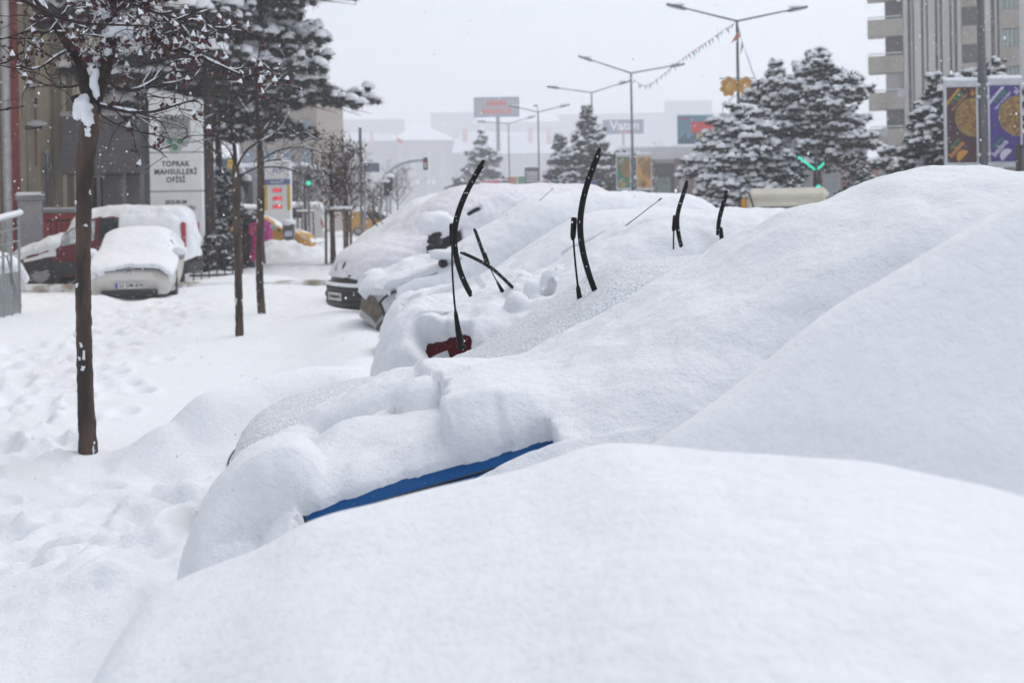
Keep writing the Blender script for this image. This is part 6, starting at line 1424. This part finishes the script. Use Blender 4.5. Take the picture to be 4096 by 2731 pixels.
# ------------------------------------------------------------------ people
def skin_mesh(name, verts, edges, radii, m_, parent, sub=1, root=0):
    me = bpy.data.meshes.new(name); me.from_pydata([tuple(map(float, v)) for v in verts], edges, []); o = bpy.data.objects.new(name, me); COL.objects.link(o)
    md = o.modifiers.new('skin', 'SKIN'); sv = me.skin_vertices[0].data
    for i, r in enumerate(radii): sv[i].radius = (r, r) if np.isscalar(r) else r; sv[i].use_root = (i == root)
    sb = o.modifiers.new('sub', 'SUBSURF'); sb.levels = sb.render_levels = sub
    dg = bpy.context.evaluated_depsgraph_get(); dg.update(); n = bpy.data.meshes.new_from_object(o.evaluated_get(dg))
    bpy.data.objects.remove(o); bpy.data.meshes.remove(me); n.name = name; n.materials.clear(); n.materials.append(m_)
    for p in n.polygons: p.use_smooth = True
    o = bpy.data.objects.new(name, n); COL.objects.link(o); o.parent = parent; return o
SKINM = mat('skin', (.42, .25, .18), .6)
def person(label, x, y, z, h, rz, coat, legs, hood, skirt_to=.45, step=.12, flare=1.0, lean=0.0, extra=None, width=1.0, arms_out=.0):
    """a walking figure: one continuous body, a coat over it, hood or hair, hands at the sides"""
    t = thing('person', label, 'person', (x, y, z), rz); k = h/1.7
    V = [(0, 0, .92), (0, 0, 1.12), (lean*.3, 0, 1.38), (lean*.5, 0, 1.47), (lean*.6, 0, 1.60), (lean*.6, -.01, 1.68),
         (-.10, 0, .86), (-.10, -step*.5, .48), (-.10, -step*.2, .08), (-.10, -step*.2-.13, .03), (.10, 0, .86), (.10, step*.5, .48), (.10, step, .10), (.10, step-.12, .03),
         (-.19, 0, 1.38), (-.25-arms_out, .02, 1.12), (-.26-arms_out, -.07, .88), (-.26-arms_out, -.10, .79), (.19, 0, 1.38), (.25+arms_out, .02, 1.12), (.26+arms_out, -.05, .88), (.26+arms_out, -.08, .79)]
    E = [(0, 1), (1, 2), (2, 3), (3, 4), (4, 5), (0, 6), (6, 7), (7, 8), (8, 9), (0, 10), (10, 11), (11, 12), (12, 13), (2, 14), (14, 15), (15, 16), (16, 17), (2, 18), (18, 19), (19, 20), (20, 21)]
    R = [.14, .13, .15, .055, .085, .07, .085, .06, .05, .04, .085, .06, .05, .04, .065, .05, .04, .035, .065, .05, .04, .035]
    skin_mesh('body', np.array(V)*k*np.array((width, 1, 1)), E, [r*k for r in R], legs, t)
    # coat: rings from hem to collar
    prof = [(skirt_to, .21*flare, .19*flare), (.70, .195*flare**.6, .17*flare**.6), (1.0, .175, .14), (1.2, .19, .145), (1.38, .20, .13), (1.46, .11, .09), (1.50, .07, .07)]
    a = np.arange(18)/18*2*pi; G = np.array([[(width*rx*cos(q)*(1+.04*sin(5*q+i))+lean*.4*max(0, zz-.9), ry*sin(q)*(1+.04*cos(4*q+i)), zz) for q in a] for i, (zz, rx, ry) in enumerate(prof)])*k
    m = MB(); m.grid(G, closed=True); m.build('coat', coat, t, smooth=True)
    for s_, i0 in ((-1, 14), (1, 18)):
        q = np.array([V[i0], V[i0+1], V[i0+2]])*k*np.array((width, 1, 1)); m = MB(); m.tube(resample(q, 10), np.linspace(.082, .062, 10)*k, 9); m.build('sleeve', coat, t, smooth=True)
        hp = np.array(V[i0+3])*k*np.array((width, 1, 1)); m = MB(); m.blob(hp, (.035*k, .03*k, .05*k), seed=1, rough=.1)
        for f in range(4): m.tube([hp+np.array((-.024+.016*f, -.01, -.03))*k, hp+np.array((-.024+.016*f, -.022, -.09+.006*abs(f-1.5)))*k], .009*k, 5)
        m.tube([hp+np.array((-s_*.03, -.015, 0))*k, hp+np.array((-s_*.045, -.035, -.045))*k], .010*k, 5); m.build('hand', SKINM, t, smooth=True)
    c = np.array((lean*.6, -.005, 1.61))*k; v, f = ICO[2]; hv = v*np.array((.105, .12, .135))*k+c+np.array((0, .015, .015))*k; front = (v[:, 1] < -.62) & (v[:, 2] < .45)
    fc = ~front[f].all(1); m = MB(); m.add(hv, f[fc]); m.build('hood', hood, t, smooth=True)
    m = MB(); hf = v*np.array((.080, .095, .115))*k+c; hf[:, 1] -= np.exp(-(v[:, 0]/.22)**2-((v[:, 2]+.1)/.25)**2)*(v[:, 1] < 0)*.022*k; m.add(hf, f); hd_ = m.build('face', SKINM, t, smooth=True)
    m = MB()
    for s_ in (-1, 1): m.blob(c+np.array((s_*.03, -.088, .012))*k, (.012*k, .008*k, .008*k), seed=1, sub=0)
    m.tube([c+np.array((-.025, -.086, -.055))*k, c+np.array((.025, -.086, -.055))*k], .005*k, 4); m.build('features', INK, hd_)
    if extra: extra(t, k)
    return t
COATB = mat('coat_black', (.014, .014, .017), .9, var=.3, scale=20); PINKC = mat('coat_pink', (.62, .010, .19), .8, var=.2, scale=9); JEANS = mat('jeans', (.03, .055, .12), .9); DARKT = mat('trousers_dark', (.02, .022, .03), .9); NAVY = mat('coat_navy', (.03, .038, .06), .9); GREYC = mat('coat_grey', (.07, .065, .075), .9)
BAGP = mat('bag_pink', (.55, .03, .30), .7, second=(.55, .28, .45), thr=(.5, .7), scale=9)
dW = 34.2; x, y = at(247.5, 270, dW); zW = P(247.5, 270.5, dW)[2]
person('woman in a long hooded black coat walking in the snow between the slim trees', x, y, zW, 1.66, radians(-70), COATB, DARKT, COATB, .06, .16, 1.15)
x, y = at(255.5, 271, 33.4); zC = P(255, 270.5, 33.4)[2]
def pack(t, k):
    m = MB(); m.box((0, .30, 1.18), (.46, .34, .62), bev=.11); b = m.build('backpack', BAGP, t, smooth=True); m = MB(); m.box((0, .47, 1.08), (.30, .06, .27), bev=.02); m.build('pocket', PINKC, b)
    for s_ in (-1, 1): m = MB(); m.tube([(s_*.13, .12, 1.42), (s_*.14, -.13, 1.36), (s_*.14, -.15, 1.1), (s_*.13, .10, .95)], .022, 6); m.build('strap', PINKC, b)
person('child in a bright pink coat with a pink school bag, beside the woman in black', x, y, zC, 1.28, radians(-72), PINKC, JEANS, PINKC, .42, .14, 1.3, extra=pack)
def satchel(t, k): pass
dg1 = 64.
for (u, vb, dd, lab, ct, rz) in ((319.8, 234, 84., 'distant walker in a long navy coat by the staked tree', NAVY, 0.2), (313.5, 232.5, 88., 'distant walker in a dark grey coat half behind the thin staked tree', GREYC, -.3)):
    x, y = at(u, vb, dd); zz = P(u, vb, dd)[2]; person(lab, x, y, zz, 1.72, rz, ct, DARKT, mat('hair_dark', (.02, .015, .013), .9), .42 if rz > 0 else .7, .16, 1.0)
# ------------------------------------------------------------------ falling snow
r_ = np.random.default_rng(4); N = 46000
yv = 3.0+37*r_.random(N)**.75; xv = (r_.random(N)*2-1)*(4+yv*.75); zv = .3+14*r_.random(N); sz = (.0034+.0034*r_.random(N))*(1+.016*yv)
ov, of = np.array([(1, 0, 0), (-1, 0, 0), (0, 1, 0), (0, -1, 0), (0, 0, 1), (0, 0, -1)], float), np.array([(0, 2, 4), (2, 1, 4), (1, 3, 4), (3, 0, 4), (2, 0, 5), (1, 2, 5), (3, 1, 5), (0, 3, 5)])
C_ = np.stack([xv, yv, zv], -1); ok = zv > ground(xv, yv)+.2; C_, sz = C_[ok], sz[ok]; n = len(C_)
V_ = (ov[None]*sz[:, None, None]*np.array((1, 1, 1.35))+C_[:, None]).reshape(-1, 3); F_ = (of[None]+6*np.arange(n)[:, None, None]).reshape(-1, 3)
m = MB(); m.add(V_, F_); tag(m.build('falling_snow', mat('snowflake', (.88, .89, .91), .9)), kind='stuff')
# ------------------------------------------------------------------ the snowy air
m = MB(); m.box((0, 80, 48.0), (2200, 2200, 106.0)); hz = m.build('haze', mat('tmp_haze', (1, 1, 1)))
hm = bpy.data.materials.new('snowy_air'); hm.use_nodes = True; hm.node_tree.nodes.clear()
ho = hm.node_tree.nodes.new('ShaderNodeOutputMaterial'); hv = hm.node_tree.nodes.new('ShaderNodeVolumePrincipled')
hv.inputs['Color'].default_value = (.96, .97, 1, 1); hv.inputs['Density'].default_value = .0021; hv.inputs['Anisotropy'].default_value = .2
hm.node_tree.links.new(hv.outputs['Volume'], ho.inputs['Volume']); hz.data.materials.clear(); hz.data.materials.append(hm); tag(hz, kind='stuff')
